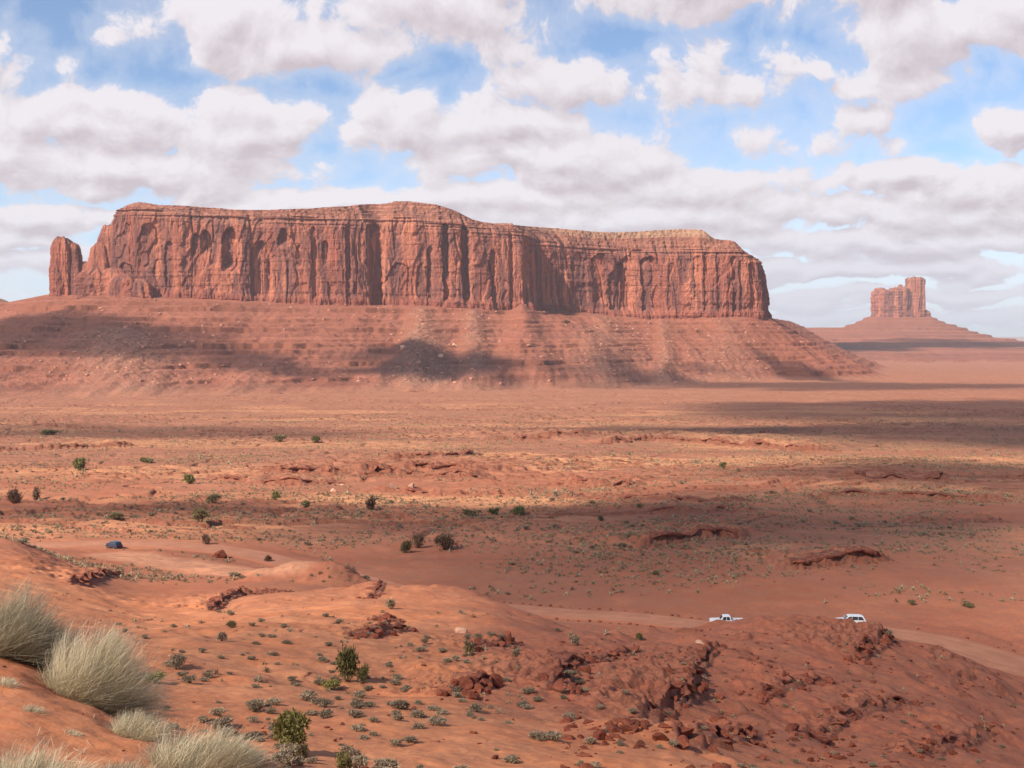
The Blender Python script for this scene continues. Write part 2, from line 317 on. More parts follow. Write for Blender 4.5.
def terrain(x, Y):
    """height and surface masks at world (x, Y)"""
    z = base_z(x, Y)
    rock = np.zeros(x.shape); grey = np.zeros(x.shape); sand = np.zeros(x.shape); strat = np.zeros(x.shape)
    u = x / np.maximum(Y, 3.0); px = 512 + F * u
    # --- the near hills
    near = (Y < 330)
    if near.any():
        xn, Yn = x[near], Y[near]; zn = z[near]
        env = sst(Yn, 12, 60) * (1 - sst(Yn, 150, 185)); pxn = px[near]
        ridge = 1 - np.abs(fbm(xn / 17, Yn / 22, 4, 5)) * 2
        rr = sst(pxn, 480, 680)
        zn = zn + 0.28 * np.exp(-((pxn - 735) / 34) ** 2 - ((Yn - 142) / 14) ** 2) + -0.15 * np.exp(-((pxn - 852) / 24) ** 2 - ((Yn - 142) / 14) ** 2)
        zn = zn - 0.0 * np.exp(-((pxn - 868) / 22) ** 2 - ((Yn - 140) / 18) ** 2)
        zn = zn + env * (fbm(xn / 26, Yn / 30, 4, 1) * 1.5 + (ridge - 0.6) * (0.35 + 0.75 * rr))
        g1 = fbm(xn / 6, Yn / 6, 4, 11)
        zn = zn + sst(Yn, 14, 40) * (1 - sst(Yn, 175, 210)) * g1 * (0.30 + 0.20 * rr)
        # small broken ledges on the red slopes
        st = perlin(xn / 9 + fbm(xn / 4, Yn / 4, 2, 3), Yn / 7, 21)
        br = sst(np.abs(st), 0.0, 0.04) ; msk = sst(fbm(xn / 15, Yn / 15, 3, 31), 0.02, 0.25) * (0.25 + 0.75 * rr) * env
        stp = sst(st, 0.02, 0.10) * msk
        zn = zn + stp * 0.45
        rk = (sst(st, -0.05, 0.02) * (1 - sst(st, 0.1, 0.16))) * msk
        fine = sst(Yn, 2, 4) * (1 - sst(Yn, 60, 90))
        zn = zn + fine * 0.05 * fbm(xn / 0.5, Yn / 0.5, 4, 41) + 0.10 * sst(Yn, 3, 6) * fbm(xn / 2.5, Yn / 2.5, 3, 43) * (1 - sst(Yn, 100, 160))
        # mounds
        for (mpx, mY, mh, mr, ms) in ((318, 208, 3.6, 13, 1.7), (345, 200, 2.0, 9, 1.2), (222, 222, 1.0, 9, 1.4), (632, 150, 2.4, 9, 1.2), (425, 170, 2.6, 12, 1.9), (475, 160, 2.0, 12, 1.6), (520, 150, 1.4, 11, 1.3), (15, 200, 1.0, 20, 1)):
            cx = (mpx - 512) / F * mY
            q = np.sqrt(((xn - cx) / ms) ** 2 + ((Yn - mY)) ** 2) / mr
            q = q + 0.18 * fbm(xn / 6, Yn / 6, 3, 51)
            zn = zn + mh * (1 - sst(q, 0.0, 1.0))
        z[near] = zn; rock[near] = np.maximum(rock[near], rk)
    # --- the valley floor
    mid = (Y > 190) & (Y < 6000)
    if mid.any():
        xm, Ym = x[mid], Y[mid]; zm = z[mid]
        e = sst(Ym, 210, 330)
        und = fbm(xm / 90, Ym / 60, 4, 61)
        zm = zm + e * und * 1.6 * (0.5 + 1.1 * sst(Ym, 500, 1200))
        # low strata benches
        t = fbm(xm / 120, Ym / 50, 5, 71, 0.55)
        lv = t * 5; fl = np.floor(lv); fr = lv - fl
        stp = (fl + sst(fr, 0.42, 0.5)) / 5
        ms = sst(fbm(xm / 260, Ym / 180, 2, 81), -0.12, 0.15) * e * (1 - sst(Ym, 1300, 1800))
        zm = zm + ms * (stp - t) * 8.0
        edge = sst(fr, 0.36, 0.42) * (1 - sst(fr, 0.50, 0.60)) * ms
        zm = zm + e * (0.25 * fbm(xm / 7, Ym / 7, 3, 91) + 0.7 * fbm(xm / 22, Ym / 16, 3, 92) * (1 - sst(Ym, 350, 600))) * (1 - sst(Ym, 900, 1500)) + sst(Ym, 195, 225) * (1 - sst(Ym, 320, 420)) * (0.16 * fbm(xm / 3.5, Ym / 3.5, 4, 93) + 0.35 * fbm(xm / 12, Ym / 9, 3, 94))
        # washes
        ws = np.abs(fbm(xm / 150 + 0.3 * fbm(xm / 40, Ym / 40, 2, 5), Ym / 240, 3, 101))
        wsh = (1 - sst(ws, 0.0, 0.035)) * e
        zm = zm - wsh * 1.3
        z[mid] = zm; rock[mid] = np.maximum(rock[mid], edge * 0.9); rock[mid] = np.maximum(rock[mid], wsh * 0.3)
        sand[mid] = sst(fbm(xm / 200, Ym / 80, 3, 111), 0.0, 0.35) * e * (1 - sst(Ym, 1200, 1700)) * 0.6
    # --- mapped ledges
    for (uu, YY, h, run, ws, rough) in LED:
        m = (u > uu[0] - 0.35) & (u < uu[-1] + 0.35) & (Y > YY.min() * 0.7) & (Y < YY.max() * 1.2 + run * 3)
        if not m.any(): continue
        Ym, xm = Y[m], x[m]
        far_l = YY.mean() > 190
        wob = rough * (0.45 if far_l else 0.24) * fbm(xm / (rough * 1.1), Ym / (rough * 1.1), 4, 121, 0.62)
        pts = [(a_ * b_, b_) for a_, b_ in zip(uu, YY)]
        d = np.full(xm.shape, 1e18); sg = np.ones(xm.shape); al = np.zeros(xm.shape); acc = 0
        for i in range(len(pts) - 1):
            (x0, y0), (x1, y1) = pts[i], pts[i + 1]; vx, vy = x1 - x0, y1 - y0; L2 = vx * vx + vy * vy
            t = np.clip(((xm - x0) * vx + (Ym - y0) * vy) / L2, 0, 1); q = (xm - x0 - t * vx) ** 2 + (Ym - y0 - t * vy) ** 2
            mm = q < d; d = np.where(mm, q, d); sg = np.where(mm, np.sign(vx * (Ym - y0) - vy * (xm - x0)), sg); al = np.where(mm, acc + t * math.sqrt(L2), al); acc += math.sqrt(L2)
        d = np.sqrt(d) * sg + wob
        endw = acc * 0.12
        win = sst(al, 0, endw) * (1 - sst(al, acc - endw, acc))
        hv = h * (1.25 if far_l else 0.8) * (0.75 + 0.9 * fbm(xm / (rough * 1.3), Ym / (rough * 1.3), 3, 131))
        hv = np.maximum(hv, 0) * win
        w_ = ws if far_l else ws * 1.6
        # two beds: a lower shelf and the main lip
        prof = 0.35 * sst(d, -w_ * 2.6, -w_ * 1.9) + 0.65 * sst(d, 0, w_)
        z[m] = z[m] + hv * prof * np.exp(-np.maximum(d, 0) / run)
        rk = sst(d, -w_ * 3.2, -w_ * 2.2) * (1 - sst(d, w_ * 1.2, w_ * 2.4)) * sst(hv, 0.05, 0.4)
        rock[m] = np.maximum(rock[m], rk)
    # --- mesa apron
    m = (Y > 1450) & (Y < 5600)
    if m.any():
        xm, Ym = x[m], Y[m]; zm = z[m]; pm = px[m]
        d, zc, wc, s = seg_feature(xm, Ym, TP, TZc, TW)
        yc = np.interp(xm, tal_x[:-3], tal_y[:-3])
        behind = (Ym > yc) & (xm < tal_x[-4] - 1)
        fall = sst(Ym - yc, 900, 2000)
        s = xm + 0.35 * np.maximum(Ym - 2600, 0)
        tx_, k_f = np.maximum.accumulate(tal_x[:-3]), 1 - sst(xm, tal_x[-4] - 60, tal_x[-4] - 5)
        zc = zc * (1 - k_f) + np.interp(xm, tx_, TZc[:-3]) * k_f; wc = wc * (1 - k_f) + np.interp(xm, tx_, TW[:-3]) * k_f
        # gullies and spurs run down slope
        rough0 = fbm(xm / 30, Ym / 30, 3, 183)
        gul = fbm(s / 95, d / 420, 4, 141)
        gul2 = np.abs(fbm(s / 30, d / 160, 3, 151))
        fanm = np.zeros_like(xm)
        # debris fans: px of apex, spread, strength
        for (apx, spread, top, k) in ((420, 34, 0.0, 1.0), (475, 22, 0.02, 0.75), (605, 42, 0.0, 0.55), (665, 16, 0.0, 0.7), (725, 44, 0.0, 0.5), (120, 60, 0.30, 0.8), (255, 30, 0.62, 0.35), (-60, 60, 0.3, 0.6)):
            dd = np.clip(d / wc, 0, 1.2)
            wd = spread * (0.28 + 0.95 * dd)
            fanm = np.maximum(fanm, k * np.exp(-((pm - apx + 10 * gul) / wd) ** 2 * 1.1) * sst(dd, top, top + 0.08) * 1.0)
        t = np.clip(1 - d / (wc * (1 + 0.10 * gul)), 0, 1)
        spur = np.exp(-((pm - 522 - 14 * np.clip(d / wc, 0, 1)) / (9 + 34 * np.clip(d / wc, 0, 1))) ** 2)
        fanm = fanm * (1 - spur)
        ex = 1.28 - 0.20 * fanm
        z_f = np.interp(np.clip(Ym, 1500, 4000), RY, TZ[:, 7])
        hgt = z_f + (zc - z_f) * t ** ex
        slope_band = sst(t, 0.02, 0.2) * (1 - sst(t, 0.93, 1.0))
        hgt = hgt + slope_band * (gul * 9 * (1 - 0.6 * fanm) * (0.5 + 0.5 * sst(pm, 250, 420)) + fanm * 7 + spur * 24)
        # strata terraces where no debris covers them
        per = 12.0
        hz = hgt + 3.0 * fbm(s / 200, d / 200, 3, 161) + 1.5 * rough0
        lv = hz / per + 0.5 * np.sin(hz / 41); fl = np.floor(lv); fr = lv - fl
        bamp = np.array([0.15, 1.0, 0.35, 0.7, 0.1, 1.15, 0.5, 0.25, 0.9, 0.2, 0.6, 1.1, 0.3])[(fl.astype(int)) % 13]
        bench = fl + sst(fr, 0.38, 0.50)
        tm = slope_band * np.clip(1 - fanm * 1.3, 0.12, 1) * np.clip(0.50 + 0.3 * (1 - sst(pm, 330, 420)) + 2.2 * fbm(s / 90, hz / 16, 3, 171), 0.0, 1)
        hgt = hgt + tm * bamp * (bench - lv) * per * 0.95
        rough = fbm(xm / 19, Ym / 19, 5, 181, 0.62)
        hgt = hgt + slope_band * rough * (3.4 + 3.0 * fanm)
        hgt = np.where(behind, np.minimum(zc, zc) * (1 - fall) + z_f * fall, hgt)
        on = (t > 0) | behind
        znew = np.where(on, np.maximum(zm, hgt), zm)
        # soften the foot
        znew = np.where((t > 0) & ~behind, znew, znew)
        z[m] = znew
        strat[m] = np.where(on, sst(t, 0.02, 0.12), 0)
        grey[m] = np.where(on & ~behind, np.clip(fanm * sst(t, 0.0, 0.1), 0, 1), 0)
        rk = sst(fr, 0.28, 0.36) * (1 - sst(fr, 0.50, 0.60)) * np.clip(tm * bamp * 2.2, 0, 1)
        rock[m] = np.maximum(rock[m], np.where(on & ~behind, rk, 0))
    # --- far land: apron of the castle-shaped butte and the long bench to its left
    m = (Y > 4600) & (Y < 12000)
    if m.any():
        xm, Ym = x[m], Y[m]; zm = z[m]
        x0 = x_of(872, 7000); x1 = x_of(928, 7000); zb = z_of(0, 316, 7000)
        d, zc, wc, s = seg_feature(xm, Ym, [(x0 + 20, 7000), (x1 - 20, 7000)], [zb, zb], [1, 1])
        gl = fbm(xm / 300, Ym / 300, 4, 191)
        d = d * (1 + 0.22 * gl)
        prof = np.interp(d, [0, 40, 120, 240, 250, 380, 470, 900, 1500, 2400, 3200], [zb, zb - 2, zb - 42, z_of(0, 329, 7000), z_of(0, 330.5, 7000), z_of(0, 337, 7000), z_of(0, 341, 7000), z_of(0, 344, 7000), z_of(0, 347, 7000), -105, -130])
        d2, zc2, wc2, s2 = seg_feature(xm, Ym, [(x_of(500, 7600), 7600), (x_of(800, 7400), 7400), (x_of(845, 7100), 7100), (x_of(872, 7000), 7000)], [z_of(0, 322, 7600), z_of(0, 327, 7400), z_of(0, 327, 7100), z_of(0, 322, 7000)], [1] * 4)
        prof2 = zc2 - np.interp(d2 * (1 + 0.25 * gl), [0, 30, 45, 300, 330, 900, 2000], [0, 3, 14, 45, 62, 130, 230])
        hh = np.maximum(prof, prof2)
        lv = hh / 22 + 0.2 * gl; fl = np.floor(lv); fr = lv - fl
        hh = hh + ((fl + sst(fr, 0.35, 0.5)) - lv) * 22 * 0.5
        z[m] = np.maximum(zm, hh)
        strat[m] = np.maximum(strat[m], (hh > zm) * 1.0)
        rock[m] = np.maximum(rock[m], (hh > zm) * sst(fr, 0.3, 0.36) * (1 - sst(fr, 0.5, 0.56)) * 0.6)
    # --- far hills by the horizon
    m = (Y > 3600)
    if m.any():
        xm, Ym = x[m], Y[m]
        hill = 190 * np.exp(-((xm - x_of(-10, 4600)) / 230) ** 2 - ((Ym - 4600) / 400) ** 2) * 1.45
        far = sst(Ym, 24000, 34000) * (1 - sst(Ym, 42000, 56000)) * (150 + 120 * fbm(xm / 6000, Ym / 9000, 3, 201))
        far2 = sst(Ym, 12000, 15000) * (1 - sst(Ym, 15000, 20000)) * (30 + 40 * fbm(xm / 2500, Ym / 4000, 3, 211))
        z[m] = z[m] + hill + np.maximum(far, 0) + np.maximum(far2, 0)
    # --- road bed
    m = (Y > 110) & (Y < 300) & (np.abs(u) < 1.1)
    if m.any():
        xm, Ym = x[m], Y[m]
        d, zr, wr, _ = seg_feature(xm, Ym, [(a, b) for a, b, _ in RS], list(road_z), list(RS[:, 2]))
        k = 1 - sst(d, wr, wr + 7)
        z[m] = z[m] * (1 - k) + (zr - 0.12) * k
        rock[m] *= (1 - k)
    # near-hill cut bank rocks in the pull-out
    return z, rock, grey, sand, strat

# ------------------------------------------------------------------ mesh helpers
def mesh_np(name, V, Fq=None, Ft=None, smooth=True, attrs=None):
    me = bpy.data.meshes.new(name)
    V = np.ascontiguousarray(V, np.float32)
    me.vertices.add(len(V)); me.vertices.foreach_set('co', V.ravel())
    loops = []; starts = []; n = 0
    for Fc in (Fq, Ft):
        if Fc is None or len(Fc) == 0: continue
        k = Fc.shape[1]; loops.append(Fc.ravel()); starts.append(n + np.arange(len(Fc)) * k); n += Fc.size
    loops = np.concatenate(loops).astype(np.int32); starts = np.concatenate(starts).astype(np.int32)
    me.loops.add(len(loops)); me.loops.foreach_set('vertex_index', loops)
    me.polygons.add(len(starts)); me.polygons.foreach_set('loop_start', starts)
    me.update(calc_edges=True)
    me.polygons.foreach_set('use_smooth', np.full(len(starts), smooth, dtype=bool))
    if attrs:
        for k, v in attrs.items():
            a = me.attributes.new(k, 'FLOAT', 'POINT'); a.data.foreach_set('value', np.ascontiguousarray(v, np.float32))
    return me
def grid_faces(nr, nc, wrap=False):
    i = np.arange(nr - 1)[:, None]; ncc = nc if wrap else nc - 1; j = np.arange(ncc)[None, :]
    a = i * nc + j; b = i * nc + (j + 1) % nc
    return np.stack([a, b, b + nc, a + nc], -1).reshape(-1, 4)
def obj(name, me, mat=None, parent=None, label=None, cat=None, group=None, kind=None, loc=(0, 0, 0), rot=(0, 0, 0), scale=None):
    o = bpy.data.objects.new(name, me); COL.objects.link(o)
    if mat is not None and not me.materials: me.materials.append(mat)
    o.location = loc; o.rotation_euler = rot
    if scale is not None: o.scale = scale if hasattr(scale, '__len__') else (scale,) * 3
    if parent is not None: o.parent = parent
    tag(o, label, cat, group, kind); return o
def tag(o, label=None, cat=None, group=None, kind=None):
    if label: o['label'] = label
    if cat: o['category'] = cat
    if group: o['group'] = group
    if kind: o['kind'] = kind
    return o

# ------------------------------------------------------------------ materials
def new_mat(name):
    m = bpy.data.materials.new(name); m.use_nodes = True; t = NT(m.node_tree); t.n.clear()
    out = t.new('ShaderNodeOutputMaterial'); bs = t.new('ShaderNodeBsdfPrincipled')
    bs.inputs['Roughness'].default_value = 0.95; bs.inputs['Specular IOR Level'].default_value = 0.12
    t.l.new(bs.outputs[0], out.inputs[0]); return m, t, bs
def attr(t, n):
    a = t.new('ShaderNodeAttribute'); a.attribute_name = n; return a.outputs['Fac']
def simple(name, c1, c2=None, scale=3, rough=0.9, spec=0.15, metal=0.0, trans=0.0):
    m, t, bs = new_mat(name)
    if c2 is None: bs.inputs['Base Color'].default_value = (*c1, 1)
    else:
        tc = t.new('ShaderNodeTexCoord')
        t.l.new(t.mix(t.rng(t.noise(tc.outputs['Object'], scale, 4, 0.6), 0.35, 0.65), c1, c2), bs.inputs['Base Color'])
    bs.inputs['Roughness'].default_value = rough; bs.inputs['Specular IOR Level'].default_value = spec; bs.inputs['Metallic'].default_value = metal
    return m

def ground_material():
    m, t, bs = new_mat('red_desert_ground')
    geo = t.new('ShaderNodeNewGeometry'); P = geo.outputs['Position']
    sepp = t.new('ShaderNodeSeparateXYZ'); t.l.new(P, sepp.inputs[0])
    rock, grey, sand, strat, dist = (attr(t, k) for k in ('rock', 'grey', 'sand', 'strat', 'far'))
    near, dune = attr(t, 'near'), attr(t, 'dune')
    nb = t.noise(P, 0.012, 6, 0.6, 0.3); nm = t.noise(P, 0.11, 5, 0.62); nf = t.noise(P, 1.3, 5, 0.65); nff = t.noise(P, 9.0, 4, 0.6)
    flat = t.noise(t.scale(P, (0.004, 0.011, 0.02)), 1.0, 6, 0.62, 0.6)
    red = (0.370, 0.101, 0.047); orange = (0.500, 0.158, 0.067); pink = (0.390, 0.139, 0.076); dark = (0.230, 0.060, 0.030)
    c = t.mix(t.rng(nb, 0.38, 0.62), red, pink)
    c = t.mix(t.m('MULTIPLY', t.rng(flat, 0.45, 0.66), 0.55), c, dark)
    c = t.mix(t.m('MULTIPLY', t.rng(nm, 0.48, 0.68), 0.45), c, orange)
    c = t.mix(t.m('MULTIPLY', t.rng(nf, 0.5, 0.7), 0.35), c, dark)
    # valley floor: dull, slightly greener with plants
    val = t.mix(t.rng(nm, 0.4, 0.62), (0.335, 0.140, 0.082), (0.43, 0.205, 0.128))
    c = t.mix(t.m('MULTIPLY', dist, 0.55), c, val)
    c = t.mix(t.m('MULTIPLY', sand, t.rng(nm, 0.2, 0.6)), c, (0.720, 0.325, 0.146))
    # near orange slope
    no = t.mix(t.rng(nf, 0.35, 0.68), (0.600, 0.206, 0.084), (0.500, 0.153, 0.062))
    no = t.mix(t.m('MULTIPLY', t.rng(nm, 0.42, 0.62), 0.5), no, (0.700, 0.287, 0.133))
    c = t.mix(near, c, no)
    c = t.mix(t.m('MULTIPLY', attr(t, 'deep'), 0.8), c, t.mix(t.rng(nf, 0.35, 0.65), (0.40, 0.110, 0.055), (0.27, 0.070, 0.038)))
    c = t.mix(dune, c, (0.620, 0.278, 0.151))
    # strata on the aprons
    zz = t.m('ADD', sepp.outputs[2], t.m('MULTIPLY', t.m('SUBTRACT', t.noise(P, 0.006, 5, 0.55), 0.5), 26))
    sv = t.comb(0.0, 0.0, t.m('MULTIPLY', zz, 0.085))
    sb = t.noise(sv, 1.0, 4, 0.75)
    sc = t.mix(t.rng(sb, 0.40, 0.60), (0.163, 0.042, 0.030), (0.327, 0.100, 0.061))
    sc = t.mix(t.m('MULTIPLY', t.rng(t.noise(P, 0.035, 6, 0.65), 0.45, 0.65), 0.5), sc, (0.344, 0.115, 0.069))
    c = t.mix(t.m('MULTIPLY', strat, 0.92), c, sc)
    gc = t.mix(t.rng(t.noise(P, 0.06, 7, 0.72), 0.4, 0.6), (0.240, 0.115, 0.076), (0.370, 0.182, 0.116))
    c = t.mix(t.m('MULTIPLY', grey, t.rng(t.noise(P, 0.012, 6, 0.6), 0.3, 0.55, 0.35, 0.95)), c, gc)
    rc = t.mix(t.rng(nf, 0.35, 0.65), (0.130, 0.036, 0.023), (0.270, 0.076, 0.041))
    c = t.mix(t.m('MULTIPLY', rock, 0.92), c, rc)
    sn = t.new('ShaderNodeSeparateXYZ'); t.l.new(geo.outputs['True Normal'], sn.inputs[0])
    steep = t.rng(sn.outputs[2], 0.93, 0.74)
    c = t.mix(t.m('MULTIPLY', steep, 0.85), c, rc)  # steep faces coloured darker: rock varnish plus painted-in undercut shade
    mot = t.noise(P, 0.45, 5, 0.7)
    nst = t.m('SUBTRACT', 1.0, strat)
    c = t.mix(t.m('MULTIPLY', t.m('MULTIPLY', t.rng(mot, 0.48, 0.62), 0.38), t.m('MAXIMUM', nst, 0.3)), c, (0.270, 0.088, 0.053))
    mo2 = t.noise(P, 0.19, 9, 0.72)
    c = t.mix(t.m('MULTIPLY', t.m('MULTIPLY', t.rng(mo2, 0.47, 0.58), t.rng(sepp.outputs[1], 150.0, 230.0, 0.30, 0.42)), nst), c, (0.30, 0.125, 0.072))
    # grit and small stones
    vor = t.new('ShaderNodeTexVoronoi'); t.l.new(P, vor.inputs['Vector']); vor.inputs['Scale'].default_value = 3.2
    peb = t.m('MULTIPLY', t.m('SUBTRACT', 1.0, t.rng(vor.outputs['Distance'], 0.10, 0.2)), t.rng(nm, 0.47, 0.6))
    c = t.mix(t.m('MULTIPLY', peb, 0.6), c, (0.250, 0.087, 0.049))
    c = t.mix(t.m('MULTIPLY', t.rng(nff, 0.3, 0.7), 0.22), c, (0.620, 0.316, 0.187))
    t.l.new(c, bs.inputs['Base Color'])
    b1 = t.new('ShaderNodeBump'); b1.inputs['Strength'].default_value = 0.5; b1.inputs['Distance'].default_value = 0.10
    t.l.new(t.m('ADD', nf, t.m('MULTIPLY', nff, 0.14)), b1.inputs['Height'])
    b2 = t.new('ShaderNodeBump'); b2.inputs['Strength'].default_value = 0.75; b2.inputs['Distance'].default_value = 5.0
    t.l.new(t.m('MULTIPLY', t.noise(P, 0.10, 8, 0.7), dist), b2.inputs['Height']); t.l.new(b1.outputs[0], b2.inputs['Normal'])
    t.l.new(b2.outputs[0], bs.inputs['Normal'])
    return m
def cliff_material(name, tint=1.0, zb=100.0, far=False):
    m, t, bs = new_mat(name)
    geo = t.new('ShaderNodeNewGeometry'); P = geo.outputs['Position']
    cap = attr(t, 'cap'); foot = attr(t, 'foot')
    n1 = t.noise(t.scale(P, (1, 1, 0.20)), 0.018, 6, 0.6, 0.3)
    st = t.noise(t.scale(P, (1, 1, 0.05)), 0.05, 6, 0.66, 0.2)
    st2 = t.noise(t.scale(P, (1, 1, 0.10)), 0.16, 5, 0.6)
    nf = t.noise(P, 0.22, 7, 0.65)
    c = t.mix(t.rng(n1, 0.40, 0.60), (0.512, 0.180, 0.102), (0.353, 0.112, 0.070))
    c = t.mix(t.m('MULTIPLY', t.rng(st, 0.46, 0.56), 0.9), c, (0.177, 0.071, 0.059))
    c = t.mix(t.m('MULTIPLY', t.rng(st2, 0.5, 0.66), 0.5), c, (0.223, 0.084, 0.061))
    c = t.mix(t.m('MULTIPLY', t.rng(st2, 0.28, 0.42, 1, 0), 0.4), c, (0.558, 0.231, 0.143))
    sepp = t.new('ShaderNodeSeparateXYZ'); t.l.new(P, sepp.inputs[0])
    zz = t.m('ADD', sepp.outputs[2], t.m('MULTIPLY', t.m('SUBTRACT', t.noise(P, 0.008, 4, 0.55), 0.5), 14))
    sb = t.noise(t.comb(0.0, 0.0, t.m('MULTIPLY', zz, 0.22)), 1.0, 3, 0.7)
    capc = t.mix(t.rng(sb, 0.40, 0.60), (0.233, 0.084, 0.059), (0.465, 0.216, 0.136))
    capc = t.mix(t.m('MULTIPLY', t.rng(nf, 0.5, 0.7), 0.4), capc, (0.186, 0.119, 0.064))
    c = t.mix(t.m('MULTIPLY', cap, 0.62), c, capc)
    pale = attr(t, 'pale')
    c = t.mix(pale, c, (0.484, 0.287, 0.174))
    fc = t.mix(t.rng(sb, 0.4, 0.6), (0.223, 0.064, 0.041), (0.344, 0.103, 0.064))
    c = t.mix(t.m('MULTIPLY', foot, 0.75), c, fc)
    c = t.mix(t.m('MULTIPLY', t.rng(nf, 0.35, 0.65), 0.22), c, (0.205, 0.071, 0.049))
    t.l.new(c, bs.inputs['Base Color'])
    b = t.new('ShaderNodeBump'); b.inputs['Strength'].default_value = 0.8; b.inputs['Distance'].default_value = 5.0
    t.l.new(t.m('ADD', nf, t.m('ADD', t.m('MULTIPLY', st2, 0.7), t.m('MULTIPLY', sb, 0.25))), b.inputs['Height']); t.l.new(b.outputs[0], bs.inputs['Normal'])
    return m

# ------------------------------------------------------------------ ground sheet
OFF = 20.0
Yr = np.concatenate([np.arange(-16, 0, 0.8), np.arange(0, 3, 0.12), np.arange(3, 13, 0.055), np.arange(13, 34, 0.3), np.geomspace(34, 150, 620),
                     np.geomspace(150.5, 600, 430), np.geomspace(602, 1500, 200), np.arange(1504, 2900, 3.1), np.geomspace(2904, 5500, 70), np.arange(5515, 7500, 14),
                     np.geomspace(7530, 60000, 80)])
uc = np.linspace(-0.56, 0.56, 1180)
side = 0.56 + np.cumsum(np.geomspace(0.0015, 0.12, 50))
uc = np.concatenate([-side[::-1], uc, side])
GX = uc[None, :] * (Yr[:, None] + OFF); GY = np.repeat(Yr[:, None], len(uc), 1)
GZ, g_rock, g_grey, g_sand, g_strat = terrain(GX.ravel().copy(), GY.ravel().copy())
print('terrain', GX.shape, time.time() - T0)
gfar = sst(GY.ravel(), 240, 700)
gpx = px_of(GX.ravel(), np.maximum(GY.ravel(), 1), 0)
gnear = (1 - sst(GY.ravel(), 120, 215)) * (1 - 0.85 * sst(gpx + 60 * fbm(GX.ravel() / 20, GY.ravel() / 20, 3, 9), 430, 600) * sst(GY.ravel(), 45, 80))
gd, _, gw, _ = seg_feature(GX.ravel(), GY.ravel(), [((p - 512) / F * y, y) for p, y in ((120, 245), (190, 232), (235, 222), (285, 208))], [0] * 4, [9, 10, 11, 8])
gdune = (1 - sst(gd + 3 * fbm(GX.ravel() / 8, GY.ravel() / 8, 3, 19), gw * 0.5, gw * 1.2)) * 0.85
# pale sandy flats between the benches of the valley
def patch(px, py0, py1, half, k):
    Y0, Y1 = march_base(px, py1), march_base(px, py0)
    return (px, (Y0 + Y1) / 2, (Y1 - Y0) / 2, half, k)
for (ppx, pY, pr, half, k) in [patch(420, 495, 508, 190, .9), patch(900, 455, 467, 330, .8), patch(620, 456, 470, 120, .7), patch(180, 465, 480, 150, .6), patch(350, 440, 450, 160, .55), patch(760, 545, 560, 60, .4), patch(500, 452, 462, 70, .8), patch(880, 440, 452, 160, .4)]:
    q = np.sqrt(((gpx - ppx) / half) ** 2 + ((GY.ravel() - pY) / pr) ** 2) + 0.5 * fbm(GX.ravel() / 60, GY.ravel() / 35, 4, 29)
    g_sand = np.maximum(g_sand, k * (1 - sst(q, 0.6, 1.15)))
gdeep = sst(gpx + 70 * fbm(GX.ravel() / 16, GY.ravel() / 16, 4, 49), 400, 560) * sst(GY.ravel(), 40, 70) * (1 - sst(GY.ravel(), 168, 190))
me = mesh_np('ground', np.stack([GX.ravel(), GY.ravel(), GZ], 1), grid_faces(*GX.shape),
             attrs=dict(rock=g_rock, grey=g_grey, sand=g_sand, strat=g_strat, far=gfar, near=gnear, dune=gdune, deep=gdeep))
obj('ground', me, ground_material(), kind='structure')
print('ground', time.time() - T0)
GZ2 = GZ.reshape(GX.shape)
def ground_z(x, Y):
    x = np.asarray(x, float); Y = np.asarray(Y, float)
    i = np.clip(np.searchsorted(Yr, Y) - 1, 0, len(Yr) - 2); ty = (Y - Yr[i]) / (Yr[i + 1] - Yr[i])
    def row(k):
        uu = x / (Yr[k] + OFF); j = np.clip(np.searchsorted(uc, uu) - 1, 0, len(uc) - 2)
        tx = np.clip((uu - uc[j]) / (uc[j + 1] - uc[j]), 0, 1); return GZ2[k, j] * (1 - tx) + GZ2[k, j + 1] * tx
    return row(i) * (1 - ty) + row(i + 1) * ty
_MY = np.concatenate([np.arange(2, 60, 0.1), np.geomspace(60, 9000, 5000)])
def hit(px, py):
    """the ground point the eye meets at that bearing and depression"""
    zr = z_of(px, py, _MY); x = x_of(px, _MY, zr); z = ground_z(x, _MY)
    b = zr <= z
    if not b.any(): return None
    i = int(np.argmax(b)); return np.array([x[i], _MY[i], z[i]])

